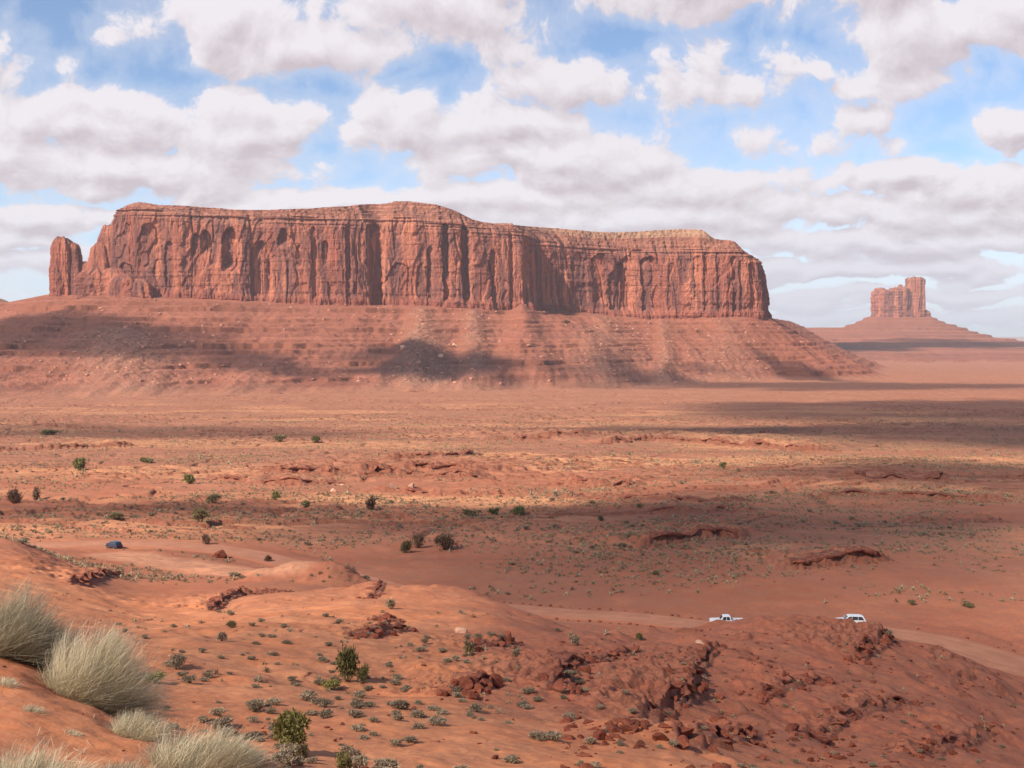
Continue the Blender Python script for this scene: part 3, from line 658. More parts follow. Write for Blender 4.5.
# ------------------------------------------------------------------ caprock lips that jut out over the ledges
def caprock(idx):
    uu, YY, h, run, ws, rough = LED[idx]
    P = smooth_poly(np.stack([uu * YY, YY], 1), 40); L = np.concatenate([[0], np.cumsum(np.hypot(*np.diff(P, axis=0).T))])
    far_l = YY.mean() > 190; k = 1.0 if far_l else 0.28
    n = int(L[-1] / (0.55 * (2.2 if far_l else 0.5))); 
    if n < 12: return
    q = np.linspace(0, L[-1], n); P = np.stack([np.interp(q, L, P[:, 0]), np.interp(q, L, P[:, 1])], 1)
    T = np.stack([np.gradient(smooth1(P[:, 0], 20)), np.gradient(smooth1(P[:, 1], 20))], 1); T /= np.linalg.norm(T, axis=1)[:, None]
    N_ = np.stack([-T[:, 1], T[:, 0]], 1)
    ds = np.arange(-14, 14, 0.5) * (1.0 if far_l else 0.13); st = 3 if far_l else 6
    Q = P[:, None] + N_[:, None] * ds[None, :, None]; Zq = ground_z(Q[..., 0].ravel(), Q[..., 1].ravel()).reshape(n, -1)
    dz = Zq[:, st:] - Zq[:, :-st]; j = dz.argmax(1); dzm = dz.max(1)
    lip = smooth1(ds[np.minimum(j + st, len(ds) - 1)], 2); zl = smooth1(Zq[np.arange(n), np.minimum(j + st, len(ds) - 1)], 3)
    on = sst(dzm, 0.35 * k, 1.0 * k) * sst(fbm(q / (9 * k), 0 * q, 3, 240 + idx), -0.22, 0.05); on = smooth1(on * sst(q, 0.06 * L[-1], 0.16 * L[-1]) * (1 - sst(q, 0.84 * L[-1], 0.94 * L[-1])), 1)
    blk = np.floor(q / (3.2 * k) + 0.6 * fbm(q / (5 * k), 0 * q, 2, 250)); hb = np.random.default_rng(idx).random(4000)[(blk.astype(int)) % 4000]
    pro = (0.3 + 1.8 * hb) * k * on; th = (0.45 + 0.5 * hb[::-1]) * k * on
    zt_ = zl + (0.12 + 0.25 * hb) * k * on - (1 - on) * 1.2 * k
    rings = [(lip + 5 * k, zt_ - 0.5 * k), (lip + 2.5 * k, zt_ - 0.02), (lip - pro, zt_), (lip - pro - 0.12 * k, zt_ - th * 0.4), (lip - pro + 0.1 * k, zt_ - th), (lip + 1.0 * k, zt_ - th * 1.3), (lip + 4 * k, zt_ - 1.6 * k)]
    V = np.stack([np.concatenate([P + N_ * a[:, None], b[:, None]], 1) for a, b in rings], 1).reshape(-1, 3)
    V += np.random.default_rng(idx).normal(size=V.shape) * 0.07 * k
    obj('rock_ledge', mesh_np('rock_ledge', V, grid_faces(n, len(rings), True), smooth=False), M_cap, kind='structure')
def smooth1(a, k):
    a = a.copy()
    for _ in range(k): a[1:-1] = (a[:-2] + 2 * a[1:-1] + a[2:]) / 4
    return a
M_cap, t_, b_s = new_mat('caprock')
_P = t_.new('ShaderNodeNewGeometry').outputs['Position']
t_.l.new(t_.mix(t_.rng(t_.noise(_P, 0.9, 6, 0.7), 0.35, 0.65), (0.15, 0.045, 0.028), (0.32, 0.11, 0.065)), b_s.inputs['Base Color'])
for i in range(len(LED)):
    caprock(i)

# ------------------------------------------------------------------ road
def strip(name, pts, hw, zs, up, mat, n_across=25):
    P = np.array(pts); T = np.gradient(P, axis=0); T /= np.linalg.norm(T, axis=1)[:, None]; N = np.stack([-T[:, 1], T[:, 0]], 1)
    t = np.linspace(-1, 1, n_across)
    wob = 1 + 0.08 * fbm(np.arange(len(P)) / 5.0, np.zeros(len(P)), 3, 3)
    V = P[:, None, :] + N[:, None, :] * (t[None, :, None] * (np.array(hw) * wob)[:, None, None])
    crown = (1 - t ** 2)[None, :] * 0.08 + 0 * np.array(hw)[:, None]
    crown = crown - 0.14 * (np.abs(t) > 0.99)[None, :]
    Z = np.array(zs)[:, None] + up + crown
    Zr = Z - 0.05 * np.exp(-((np.abs(t) - 0.38) / 0.1) ** 2)[None, :]
    return mesh_np(name, np.concatenate([V, Zr[:, :, None]], 2).reshape(-1, 3), grid_faces(len(P), n_across), attrs=dict(across=np.tile(t, len(P))))
def road_material():
    m, t, bs = new_mat('graded_dirt_road')
    P = t.new('ShaderNodeNewGeometry').outputs['Position']
    c = t.mix(t.rng(t.noise(P, 0.25, 5, 0.6), 0.35, 0.65), (0.40, 0.165, 0.092), (0.48, 0.205, 0.118))
    c = t.mix(t.m('MULTIPLY', t.rng(t.noise(P, 2.5, 4, 0.6), 0.45, 0.7), 0.4), c, (0.36, 0.15, 0.10))
    ac = t.m('ABSOLUTE', t.m('ADD', attr(t, 'across'), t.m('MULTIPLY', t.m('SUBTRACT', t.noise(P, 0.12, 3, 0.5), 0.5), 0.3)))
    c = t.mix(t.m('MULTIPLY', t.rng(t.m('ABSOLUTE', t.m('SUBTRACT', ac, 0.4)), 0.0, 0.14, 1, 0), 0.5), c, (0.36, 0.145, 0.09))
    c = t.mix(t.m('MULTIPLY', t.rng(ac, 0.62, 0.98), 0.85), c, (0.37, 0.125, 0.068))
    t.l.new(c, bs.inputs['Base Color'])
    b = t.new('ShaderNodeBump'); b.inputs['Distance'].default_value = 0.05; t.l.new(t.noise(P, 3, 4, 0.6), b.inputs['Height']); t.l.new(b.outputs[0], bs.inputs['Normal'])
    return m
RSf = smooth_poly([(a, b, c, z) for (a, b, c), z in zip(RS, road_z)], 4)
obj('road', strip('road', RSf[:, :2], RSf[:, 2], RSf[:, 3], 0.0, None), road_material(), kind='structure')

# ------------------------------------------------------------------ the mesa
def resample(cols, step):
    """cols: (n, k) control rows starting x, y"""
    S = smooth_poly(cols, 14); seg = np.hypot(np.diff(S[:, 0]), np.diff(S[:, 1])); L = np.concatenate([[0], np.cumsum(seg)])
    n = int(L[-1] / step); s = np.linspace(0, L[-1], n)
    return s, np.stack([np.interp(s, L, S[:, k]) for k in range(S.shape[1])], 1)
def smooth1(a, k):
    a = a.copy()
    for _ in range(k): a[1:-1] = (a[:-2] + 2 * a[1:-1] + a[2:]) / 4
    return a
zrim = np.array([z_of(p, r, y) for p, y, b, r, t in MESA]); ztop = np.array([z_of(p, t, y + 70) for p, y, b, r, t in MESA])
pale = np.interp(mp[:, 0], [500, 530, 640, 712, 714, 720], [0, .35, 1, 1, .2, 0])
ctrl = np.stack([mx, my, mzb, zrim, ztop, pale, mp[:, 0]], 1)
s, Cc = resample(ctrl, 1.25)
Nn = np.stack([np.gradient(smooth1(Cc[:, 1], 400)), -np.gradient(smooth1(Cc[:, 0], 400))], 1); Nn /= np.linalg.norm(Nn, axis=1)[:, None]   # outward = towards the viewer
NZ1, NZ2, NZ3 = 235, 70, 14
t1 = np.linspace(0, 1, NZ1); t2 = np.linspace(0, 1, NZ2 + 1)[1:]
zb0 = Cc[:, 2] - 26; zr = Cc[:, 3]; zt = Cc[:, 4]
Z1 = zb0[None, :] + (zr - zb0)[None, :] * t1[:, None]
S = np.repeat(s[None, :], NZ1, 0); PXs = np.repeat(Cc[None, :, 6], NZ1, 0)
hrel = (Z1 - Cc[None, :, 2]) / (zr - Cc[:, 2])[None, :]
wv = S + 7 * fbm(S / 70, Z1 / 110, 3, 301)
fm = sst(fbm(S / 210, Z1 / 900, 2, 335), -0.25, 0.3)
D = perlin(wv / 170, Z1 / 1200, 302) * 10 + perlin(wv / 62, Z1 / 600, 303) * 7 * fm
n3 = np.abs(perlin(wv / 48, Z1 / 420, 304)); D -= (1 - sst(n3, 0, 0.07)) * 4.5 * sst(fbm(wv / 60, Z1 / 90, 2, 334), -0.05, 0.2)
n4 = np.abs(perlin(wv / 13, Z1 / 210, 305)); D -= (1 - sst(n4, 0, 0.2)) * 1.8 * sst(fbm(wv / 90, Z1 / 120, 2, 333), 0.08, 0.35)
# exfoliated slabs with hard edges and arched tops
for (a, b_sc, k, sd_) in ((58, 90, 9.0, 306), (34, 48, 4.0, 307), (15, 26, 1.6, 308)):
    q = perlin(wv / a, Z1 / (b_sc * 1.7), sd_) + 0.16 * fbm(wv / (a / 2.5), Z1 / (b_sc / 2), 2, sd_ + 40)
    lv = q * 2.4; fl = np.floor(lv); fr = lv - fl
    D += (fl + sst(fr, 0.0, 0.12)) * k * 0.38
D += fbm(wv / 9, Z1 / 14, 4, 309) * 1.7
# arched alcoves (px, half width px, crown py, foot py, depth)
for (ap, hw, ytop, yb, dep) in ((206, 6, 228, 252, 14), (214, 4, 240, 262, 9), (231, 9, 226, 268, 22), (196, 5, 233, 258, 10), (262, 11, 240, 300, 9), (300, 4, 245, 265, 9), (285, 7, 228, 244, 12), (315, 3, 225, 300, 10), (327, 4, 240, 262, 8),
                               (349, 3, 224, 303, 10), (377, 7, 222, 306, 16), (398, 3, 222, 236, 8), (431, 3, 246, 300, 12), (447, 4, 222, 300, 17), (467, 5, 222, 302, 22), (492, 3, 250, 308, 12), (400, 16, 262, 304, 7),
                               (150, 12, 222, 262, 6), (170, 5, 240, 292, 9), (125, 14, 262, 292, 7), (511, 2.5, 232, 308, 11), (524, 3, 262, 308, 8), (530, 2.5, 240, 300, 12), (545, 4, 250, 306, 6), (581, 9, 252, 300, 6), (603, 10, 252, 300, 9), (622, 12, 262, 310, 13),
                               (650, 9, 255, 312, 11), (672, 5, 262, 308, 6), (697, 4, 255, 300, 8), (706, 3, 252, 312, 10), (719, 2.5, 252, 312, 9), (735, 3, 255, 314, 12), (741, 2, 260, 314, 8), (752, 3, 262, 314, 9), (640, 22, 249, 264, 7)):
    Yl = np.interp(ap, mp[:, 0], my); zt_, zb_ = z_of(ap, ytop, Yl), z_of(ap, yb, Yl)
    q = (PXs + 0.9 * fbm(S / 14, Z1 / 18, 3, 311) * min(hw, 4) * 0.6 - ap) / hw
    arch = zt_ - (np.abs(q) ** 2.2) * hw * 2.4 * 1.3 + 5 * fbm(S / 16, Z1 / 400, 2, 312)
    ins = sst(1 - np.abs(q), 0.0, 0.22) * sst(arch - Z1, 0, 3.5) * (1 - sst(zb_ - Z1, -12, 14))
    D -= ins * dep * (0.62 if (hw <= 5 and not 440 < ap < 470) else 0.85)
# bedded foot and bedded rim
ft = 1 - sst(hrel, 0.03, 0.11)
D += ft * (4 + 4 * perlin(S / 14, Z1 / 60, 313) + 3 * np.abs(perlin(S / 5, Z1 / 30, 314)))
bed = perlin(Z1 / 5.5, S / 260, 315)
D += sst(hrel, 0.84, 0.97) * (-6 * sst(hrel, 0.84, 1.0) + 2.2 * np.sign(bed) * sst(np.abs(bed), 0, 0.15))
D += 0.9 * sst(perlin(Z1 / 10, S / 400, 316), 0.15, 0.3)
batter = -16 * np.clip(hrel, 0, 1) ** 1.2
lround = (1 - sst(s, 0, 45))[None, :]
batter = batter - lround * 20 * np.clip(hrel, 0, 1) ** 3
P1 = Cc[None, :, :2] + Nn[None, :, :] * (D + batter)[:, :, None]
# above the edge: ledgy slope back to the skyline
Dr = (D + batter)[-1]
lvl = t2[:, None] + 0.10 * fbm(s / 40, t2[:, None] * 3, 3, 320)
k_ = lvl * 5; fl = np.floor(k_); fr = k_ - fl
stepz = np.clip((fl + sst(fr, 0.45, 0.75)) / 5, 0, 1.05)
run2 = (55 + 25 * fbm(s / 120, 0 * s, 2, 321))
Z2 = zr[None, :] + (zt - zr)[None, :] * stepz + 0.9 * fbm(s / 7, t2[:, None] * 6, 3, 322) * sst(t2[:, None], 0, .2)
P2 = Cc[None, :, :2] + Nn[None, :, :] * (smooth1(Dr, 3)[None, :] * (1 - t2[:, None]) - 2 - run2[None, :] * t2[:, None] + 4 * fbm(s / 12, t2[:, None] * 9, 3, 323))[:, :, None]
# plateau and back
t3 = np.linspace(0, 1, NZ3)[1:]
back = np.interp(s, [0, 60, s[-1] - 60, s[-1]], [40, 420, 420, 60])
P3 = P2[-1][None] + np.stack([np.zeros_like(s), np.ones_like(s)], 1)[None] * (back[None, :] * t3[:, None])[:, :, None]
Z3 = Z2[-1][None] + 0 * t3[:, None] + 1.5 * fbm(s / 30, t3[:, None] * 8, 3, 324) - 30 * t3[:, None] ** 2
P4 = P3[-1][None] + np.stack([np.zeros_like(s), np.ones_like(s)], 1)[None] * 25; Z4 = (Cc[:, 2] - 30)[None]
V = np.concatenate([np.concatenate([P1, P2, P3, P4], 0), np.concatenate([Z1, Z2, Z3, Z4], 0)[:, :, None]], 2)
rim_m = sst(hrel, 0.86, 0.95)
cap_a = np.concatenate([rim_m * 0.7, np.ones_like(Z2), np.ones_like(Z3), np.ones_like(Z4)], 0)
foot_a = np.concatenate([ft, 0 * Z2, 0 * Z3, 0 * Z4], 0)
pale_a = np.concatenate([0 * Z1, sst(t2, 0.55, 0.75)[:, None] * Cc[None, :, 5] * 0.75, Cc[None, :, 5] * 0.5 + 0 * Z3, 0 * Z4], 0)
nr, nc = V.shape[:2]
Vf = V.reshape(-1, 3); Fq = grid_faces(nr, nc)
# close the two ends
endL = np.arange(nr) * nc; endR = endL + nc - 1
cL = len(Vf); cR = cL + 1
Vf = np.concatenate([Vf, V[:NZ1, 0].mean(0)[None] + [0, 60, 0], V[:NZ1, -1].mean(0)[None] + [0, 60, 0]])
Ft = np.concatenate([np.stack([endL[1:], endL[:-1], np.full(nr - 1, cL)], 1), np.stack([endR[:-1], endR[1:], np.full(nr - 1, cR)], 1)])
ex = lambda a: np.concatenate([a.ravel(), [0, 0]])
cliffm = cliff_material('sandstone_cliff')
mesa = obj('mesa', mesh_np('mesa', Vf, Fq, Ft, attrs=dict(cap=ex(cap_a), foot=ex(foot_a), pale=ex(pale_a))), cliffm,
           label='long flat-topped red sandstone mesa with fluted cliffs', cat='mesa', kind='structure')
print('mesa', time.time() - T0)

# ------------------------------------------------------------------ pillars: tall rocks with a fluted wall
def pillar_mesh(specs, seed=0, nth=150, nz=110, flute=0.12, bed_h=9.0):
    """specs: (x, y, z0, z1, rx, ry, taper, top roundness)"""
    VV = []; FF = []; n = 0; caps = []
    for q, (x, y, z0, z1, rx, ry, tp, rd_) in enumerate(specs):
        th = np.linspace(0, 2 * np.pi, nth, endpoint=False); t = np.concatenate([np.linspace(0, 0.94, nz), 1 - 0.06 * np.linspace(1, 0, 14)[1:] ** 2])
        T, TH = np.meshgrid(t, th, indexing='ij')
        r = 1 - tp * T
        r *= (1 - np.clip((T - (1 - rd_)) / rd_, 0, 1) ** 2.6 * 0.55)
        r = r * (1 - (T > 0.9999) * 1.0)
        cx, cy = np.cos(TH), np.sin(TH)
        sq = (np.abs(cx) ** 3.2 + np.abs(cy) ** 3.2) ** (-1 / 3.2)
        hh = (z1 - z0); H = T * hh
        sc_ = max(rx, ry)
        aa = TH / (2 * np.pi) * 2 * np.pi * sc_
        per = (cx * 3.1, cy * 3.1)
        nn = perlin(cx * 2.0 + 0.3 * H / hh, cy * 2.0 + 5 * q, seed + 1) * 0.22 + perlin(TH * 2.2 + 0.5 * H / hh, H / hh * 1.6 + q, seed + 2 + q) * 0.12 * (cx < 0.98) + flute * fbm(TH * 5, H / hh * 5 + q, 4, seed + 3 + q)
        bd = perlin(H / bed_h, cx * 0.7 + q, seed + 5); nn = nn + 0.014 * np.sign(bd) * sst(np.abs(bd), 0, 0.2)
        nn = nn + 0.03 * fbm(cx * 14 + H / 7, cy * 14 + H / 9, 3, seed + 7)
        rr = r * sq * (1 + nn)
        zt_ = z0 + H + sst(T, 0.8, 1) * hh * 0.06 * fbm(cx * 2.2 * r, cy * 2.2 * r + q, 3, seed + 9)
        VV.append(np.stack([x + rx * rr * cx, y + ry * rr * cy, zt_], -1).reshape(-1, 3)); FF.append(grid_faces(len(t), nth, True) + n); n += VV[-1].shape[0]
        caps.append(sst(T, 0.8, 0.95).ravel() * 0.4)
    V = np.concatenate(VV); return V, np.concatenate(FF), np.concatenate(caps)
def pil(name, px_specs, mat, seed, label, cat, **kw):
    sp_ = []
    for (p0, p1, top, bot, Y, ry, tp, rd_) in px_specs:
        x0, x1 = x_of(p0, Y), x_of(p1, Y)
        sp_.append(((x0 + x1) / 2, Y, z_of(0, bot, Y), z_of(0, top, Y), (x1 - x0) / 2, ry, tp, rd_))
    V, Fq, cp_ = pillar_mesh(sp_, seed, **kw)
    z0 = min(q[2] for q in sp_)
    ft = 1 - sst(V[:, 2], z0, z0 + 25)
    return obj(name, mesh_np(name, V, Fq, attrs=dict(cap=cp_, foot=ft * 0, pale=cp_ * 0)), mat, label=label, cat=cat, kind='structure')
pil('rock_spire', [(54, 76, 237.5, 296, 2400, 28, 0.18, 0.22), (60, 86, 243, 296, 2402, 22, 0.38, 0.15), (72, 106, 262, 298, 2405, 22, 0.30, 0.35)],
    cliffm, 401, 'stubby red rock spire split from the left end of the long mesa by a notch', 'rock spire')
pil('rock_buttress', [(88, 116, 242, 298, 2390, 28, 0.42, 0.22), (96, 124, 226, 298, 2400, 30, 0.40, 0.3), (80, 116, 268, 299, 2380, 38, 0.22, 0.4), (96, 134, 268, 299, 2366, 24, 0.30, 0.5), (108, 140, 274, 299, 2352, 20, 0.25, 0.4), (128, 154, 279, 300, 2350, 18, 0.3, 0.4)],
    cliffm, 421, 'sloping red buttress leaning on the mesa end beside the stubby spire', 'rock buttress')
cliff2 = cliffm
pil('butte', [(872.5, 906, 290, 322, 7000, 62, 0.035, 0.05), (888, 909, 287.5, 322, 7000, 58, 0.03, 0.05), (906, 923.5, 277.5, 322, 7000, 52, 0.07, 0.05), (897, 902, 284.5, 294, 7000, 14, 0.3, 0.2), (873, 885, 287.8, 296, 7000, 30, 0.2, 0.2), (874, 925.5, 308, 322, 7000, 60, 0.04, 0.3)],
    cliff2, 441, 'castle-shaped butte with a tall square tower on its stepped pedestal', 'butte', bed_h=14)

# ------------------------------------------------------------------ clouds overhead that shade the land
def cloud_material():
    m = bpy.data.materials.new('cloud_vapour'); m.use_nodes = True; t = NT(m.node_tree); t.n.clear()
    tc = t.new('ShaderNodeTexCoord'); P = tc.outputs['Object']
    sx = t.new('ShaderNodeSeparateXYZ'); t.l.new(P, sx.inputs[0])
    r = t.m('SQRT', t.m('ADD', t.m('MULTIPLY', sx.outputs[0], sx.outputs[0]), t.m('MULTIPLY', sx.outputs[1], sx.outputs[1])))
    info = t.new('ShaderNodeObjectInfo')
    off_ = t.m('MULTIPLY', info.outputs['Random'], 30)
    cc = t.comb(t.m('ADD', sx.outputs[0], off_), sx.outputs[1], 0.0)
    n = t.noise(cc, 1.6, 6, 0.55)
    dn = t.m('ADD', t.m('SUBTRACT', 1.0, r), t.m('MULTIPLY', t.m('SUBTRACT', n, 0.5), 1.7))
    sep_ = t.new('ShaderNodeSeparateColor'); t.l.new(info.outputs['Color'], sep_.inputs[0])
    a = t.m('MULTIPLY', t.rng(dn, 0.08, 0.50), sep_.outputs[0])
    tr = t.new('ShaderNodeBsdfTransparent'); df = t.new('ShaderNodeBsdfDiffuse'); df.inputs[0].default_value = (0.85, 0.85, 0.88, 1)
    mx_ = t.new('ShaderNodeMixShader'); t.l.new(a, mx_.inputs[0]); t.l.new(tr.outputs[0], mx_.inputs[1]); t.l.new(df.outputs[0], mx_.inputs[2])
    out = t.new('ShaderNodeOutputMaterial'); t.l.new(mx_.outputs[0], out.inputs[0]); return m
cm = cloud_material()
def cloud_mesh():
    nt, npn = 96, 40
    th = np.linspace(0, 2 * np.pi, nt, endpoint=False); ph = np.linspace(-np.pi / 2, np.pi / 2, npn)
    PH, TH = np.meshgrid(ph, th, indexing='ij')
    r = 1 + 0.12 * fbm(np.cos(TH) * 2 * np.cos(PH), np.sin(TH) * 2 * np.cos(PH), 4, 501)
    x = r * np.cos(PH) * np.cos(TH); y = r * np.cos(PH) * np.sin(TH); z = np.where(PH > 0, np.sin(PH) * r * (1 + 0.3 * fbm(x * 3, y * 3, 3, 503)), np.sin(PH) * 0.3)
    return mesh_np('cloud', np.stack([x, y, z], -1).reshape(-1, 3), grid_faces(npn, nt, True))
clm = cloud_mesh()
ALT = 2600.0
# (px, depth, half width m, half depth m, opacity, turn)
SHADE = [(780, 232, 120, 42, 0.36, 0), (330, 250, 60, 30, 0.2, 0), (425, 2070, 185, 230, 0.70, 0), (40, 2020, 430, 260, 0.55, 0), (250, 1930, 170, 110, 0.45, 0), (830, 2150, 640, 300, 0.42, 0), (960, 1180, 430, 400, 0.50, 0), (1000, 800, 330, 170, 0.55, 0), (830, 330, 130, 85, 0.40, 0), (640, 850, 170, 60, 0.35, 0), (810, 2560, 90, 200, 0.5, 0.3),
         (900, 108, 95, 100, 0.32, 0), (620, 300, 130, 65, 0.45, 0), (500, 200, 60, 36, 0.30, 0), (1000, 5950, 1500, 420, 0.55, 0), (850, 5700, 420, 450, 0.6, 0), (60, 830, 330, 110, 0.3, 0), (350, 350, 110, 30, 0.26, 0), (60, 345, 120, 40, 0.3, 0),
         (950, 470, 130, 110, 0.45, 0), (620, 2250, 60, 200, 0.3, 0), (700, 2480, 60, 60, 0.35, 0)]
for (cpx, cY, hx, hy, op, tw) in SHADE:
    gx = (cpx - 512) / F * cY; gz = float(ground_z(gx, cY)); k = (ALT - gz) / SUN[2]
    o = obj('cloud', clm, cm, loc=(gx + SUN[0] * k, cY + SUN[1] * k, ALT), rot=(0, 0, tw), scale=(hx, hy, min(hx, hy) * 0.12), kind='structure')
    o.color = (op, op, op, 1)

# ------------------------------------------------------------------ air
HAZE = True
if HAZE:
    hb = np.array([[x, y, z] for z in (-420, 470) for (x, y) in ((-46000, -900), (46000, -900), (46000, 61000), (-46000, 61000))], float)
    hf = np.array([[0, 3, 2, 1], [4, 5, 6, 7], [0, 1, 5, 4], [1, 2, 6, 5], [2, 3, 7, 6], [3, 0, 4, 7]])
    hm = bpy.data.materials.new('haze'); hm.use_nodes = True; t = NT(hm.node_tree); t.n.clear()
    pv = t.new('ShaderNodeVolumePrincipled'); pv.inputs['Color'].default_value = (0.93, 0.96, 1.0, 1); pv.inputs['Density'].default_value = 3.4e-5; pv.inputs['Anisotropy'].default_value = 0.0
    out = t.new('ShaderNodeOutputMaterial'); t.l.new(pv.outputs[0], out.inputs['Volume'])
    hm.cycles.homogeneous_volume = True
    obj('haze', mesh_np('haze', hb, hf, smooth=False), hm, kind='stuff')
print('done', time.time() - T0)
#MORE
# ================================================================== plants, rocks, vehicles
def rot_z(V, a):
    c, s_ = np.cos(a), np.sin(a); return np.stack([V[..., 0] * c - V[..., 1] * s_, V[..., 0] * s_ + V[..., 1] * c, V[..., 2]], -1)
def leaf_cloud(n, seed, lobes, size, flat=0.75, shell=0.55):
    """n small leaf quads spread through a few overlapping lobes; lobes: (x, y, z, r)"""
    r_ = np.random.default_rng(seed); lb = np.array(lobes, float); k = r_.choice(len(lb), n, p=lb[:, 3] ** 2 / (lb[:, 3] ** 2).sum())
    d = r_.normal(size=(n, 3)); d /= np.linalg.norm(d, axis=1)[:, None]; d[:, 2] = np.where(d[:, 2] < -0.35, -d[:, 2], d[:, 2])
    rad = lb[k, 3] * (shell + (1 - shell) * r_.random(n)) * (1 + 0.22 * np.sin(d[:, 0] * 9 + seed) * np.cos(d[:, 1] * 8) + 0.10 * r_.normal(size=n))
    c = lb[k, :3] + d * rad[:, None] * np.array([1, 1, flat]); c[:, 2] = np.maximum(c[:, 2], 0.01)
    a = d + r_.normal(size=(n, 3)) * 0.6; a /= np.linalg.norm(a, axis=1)[:, None]
    b = np.cross(a, r_.normal(size=(n, 3))); b /= np.linalg.norm(b, axis=1)[:, None]
    sz = size * (0.6 + 0.8 * r_.random(n))[:, None]
    V = np.stack([c - b * sz * 0.35, c + a * sz * 0.5 - b * sz * 0.1, c + a * sz, c + b * sz * 0.35], 1)
    return V.reshape(-1, 3), np.arange(4 * n).reshape(-1, 4), np.repeat(r_.random(n), 4)
def ribbons(n, seed, r0, r1, h, width, droop=0.2, seg=4, lean=(0, 0), up=0.5):
    """thin blades or twigs rising from a small disc and fanning outward"""
    r_ = np.random.default_rng(seed); a = r_.random(n) * 2 * np.pi; q = np.sqrt(r_.random(n))
    base = np.stack([np.cos(a) * q * r0, np.sin(a) * q * r0, np.zeros(n)], 1)
    a2 = a + r_.normal(size=n) * 0.5; q2 = np.clip(q + 0.2 * r_.normal(size=n), 0, 1.15)
    nt_ = 30; tid = r_.integers(0, nt_, n); ta = r_.random(nt_) * 6.28; tq = np.sqrt(r_.random(nt_)); th_ = 0.45 + 0.62 * r_.random(nt_)
    tuft = (n > 2000)
    if tuft:
        a2 = ta[tid] + r_.normal(size=n) * 0.42; q2 = np.clip(tq[tid] + 0.17 * r_.normal(size=n), 0, 1.2)
        base = np.stack([np.cos(ta[tid]) * tq[tid] * r0, np.sin(ta[tid]) * tq[tid] * r0, 0 * q], 1) + r_.normal(size=(n, 3)) * np.array([0.10, 0.10, 0]) * r0
    hh = h * (0.45 + 0.55 * r_.random(n)) * np.sqrt(np.maximum(1.12 - 0.62 * q2 ** 2, 0.1)) * (th_[tid] if tuft else 1.0)
    tip = np.stack([np.cos(a2) * q2 * r1 + lean[0], np.sin(a2) * q2 * r1 + lean[1], hh], 1)
    t = np.linspace(0, 1, seg + 1)[None, :, None]
    mid = base * 0.5 + tip * 0.5; mid[:, 2] = hh * (0.5 + droop) ; mid[:, :2] = base[:, :2] * (1 - up) + tip[:, :2] * up + r_.normal(size=(n, 2)) * h * 0.11
    P = (1 - t) ** 2 * base[:, None] + 2 * t * (1 - t) * mid[:, None] + t ** 2 * tip[:, None]
    w_ = np.stack([-np.sin(a2 + r_.normal(size=n)), np.cos(a2 + r_.normal(size=n)), 0.2 * r_.normal(size=n)], 1)[:, None] * width * (1 - 0.75 * t)
    V = np.stack([P - w_, P + w_], 2); V = V.reshape(n, -1, 3)
    j = np.arange(seg); f = np.stack([2 * j, 2 * j + 1, 2 * j + 3, 2 * j + 2], -1)
    Fq = (np.arange(n)[:, None, None] * 2 * (seg + 1) + f[None]).reshape(-1, 4)
    return V.reshape(-1, 3), Fq, np.repeat(r_.random(n), 2 * (seg + 1))
def plant_material(name, cols, transl=0.25):
    m = bpy.data.materials.new(name); m.use_nodes = True; t = NT(m.node_tree); t.n.clear()
    v = attr(t, 'tone'); info = t.new('ShaderNodeObjectInfo')
    c = t.mix(t.rng(v, 0.0, 0.55), cols[0], cols[1]); c = t.mix(t.rng(v, 0.6, 1.0), c, cols[2])
    hs = t.new('ShaderNodeHueSaturation'); t.l.new(c, hs.inputs['Color']); t.l.new(t.rng(info.outputs['Random'], 0, 1, 0.75, 1.3, False), hs.inputs['Value'])
    df = t.new('ShaderNodeBsdfDiffuse'); tr = t.new('ShaderNodeBsdfTranslucent'); t.l.new(hs.outputs[0], df.inputs[0]); t.l.new(hs.outputs[0], tr.inputs[0])
    mx_ = t.new('ShaderNodeMixShader'); mx_.inputs[0].default_value = transl; t.l.new(df.outputs[0], mx_.inputs[1]); t.l.new(tr.outputs[0], mx_.inputs[2])
    out = t.new('ShaderNodeOutputMaterial'); t.l.new(mx_.outputs[0], out.inputs[0]); return m
M_straw = plant_material('dry_grass_blades', [(0.40, 0.32, 0.20), (0.64, 0.54, 0.36), (0.84, 0.74, 0.53)], 0.3)
M_sage = plant_material('grey_sage_leaves', [(0.23, 0.160, 0.102), (0.37, 0.270, 0.175), (0.52, 0.405, 0.275)])
M_green = plant_material('green_shrub_leaves', [(0.13, 0.120, 0.042), (0.22, 0.195, 0.072), (0.34, 0.295, 0.13)])
M_olive = plant_material('olive_shrub_leaves', [(0.15, 0.118, 0.056), (0.24, 0.185, 0.09), (0.34, 0.26, 0.14)])
M_brown = plant_material('bare_brown_twigs', [(0.15, 0.085, 0.055), (0.22, 0.13, 0.085), (0.30, 0.19, 0.12)])
M_yellow = plant_material('yellow_green_leaves', [(0.14, 0.12, 0.04), (0.25, 0.21, 0.07), (0.36, 0.30, 0.12)])
M_wood = simple('grey_wood', (0.16, 0.11, 0.08), (0.25, 0.18, 0.13), 8)

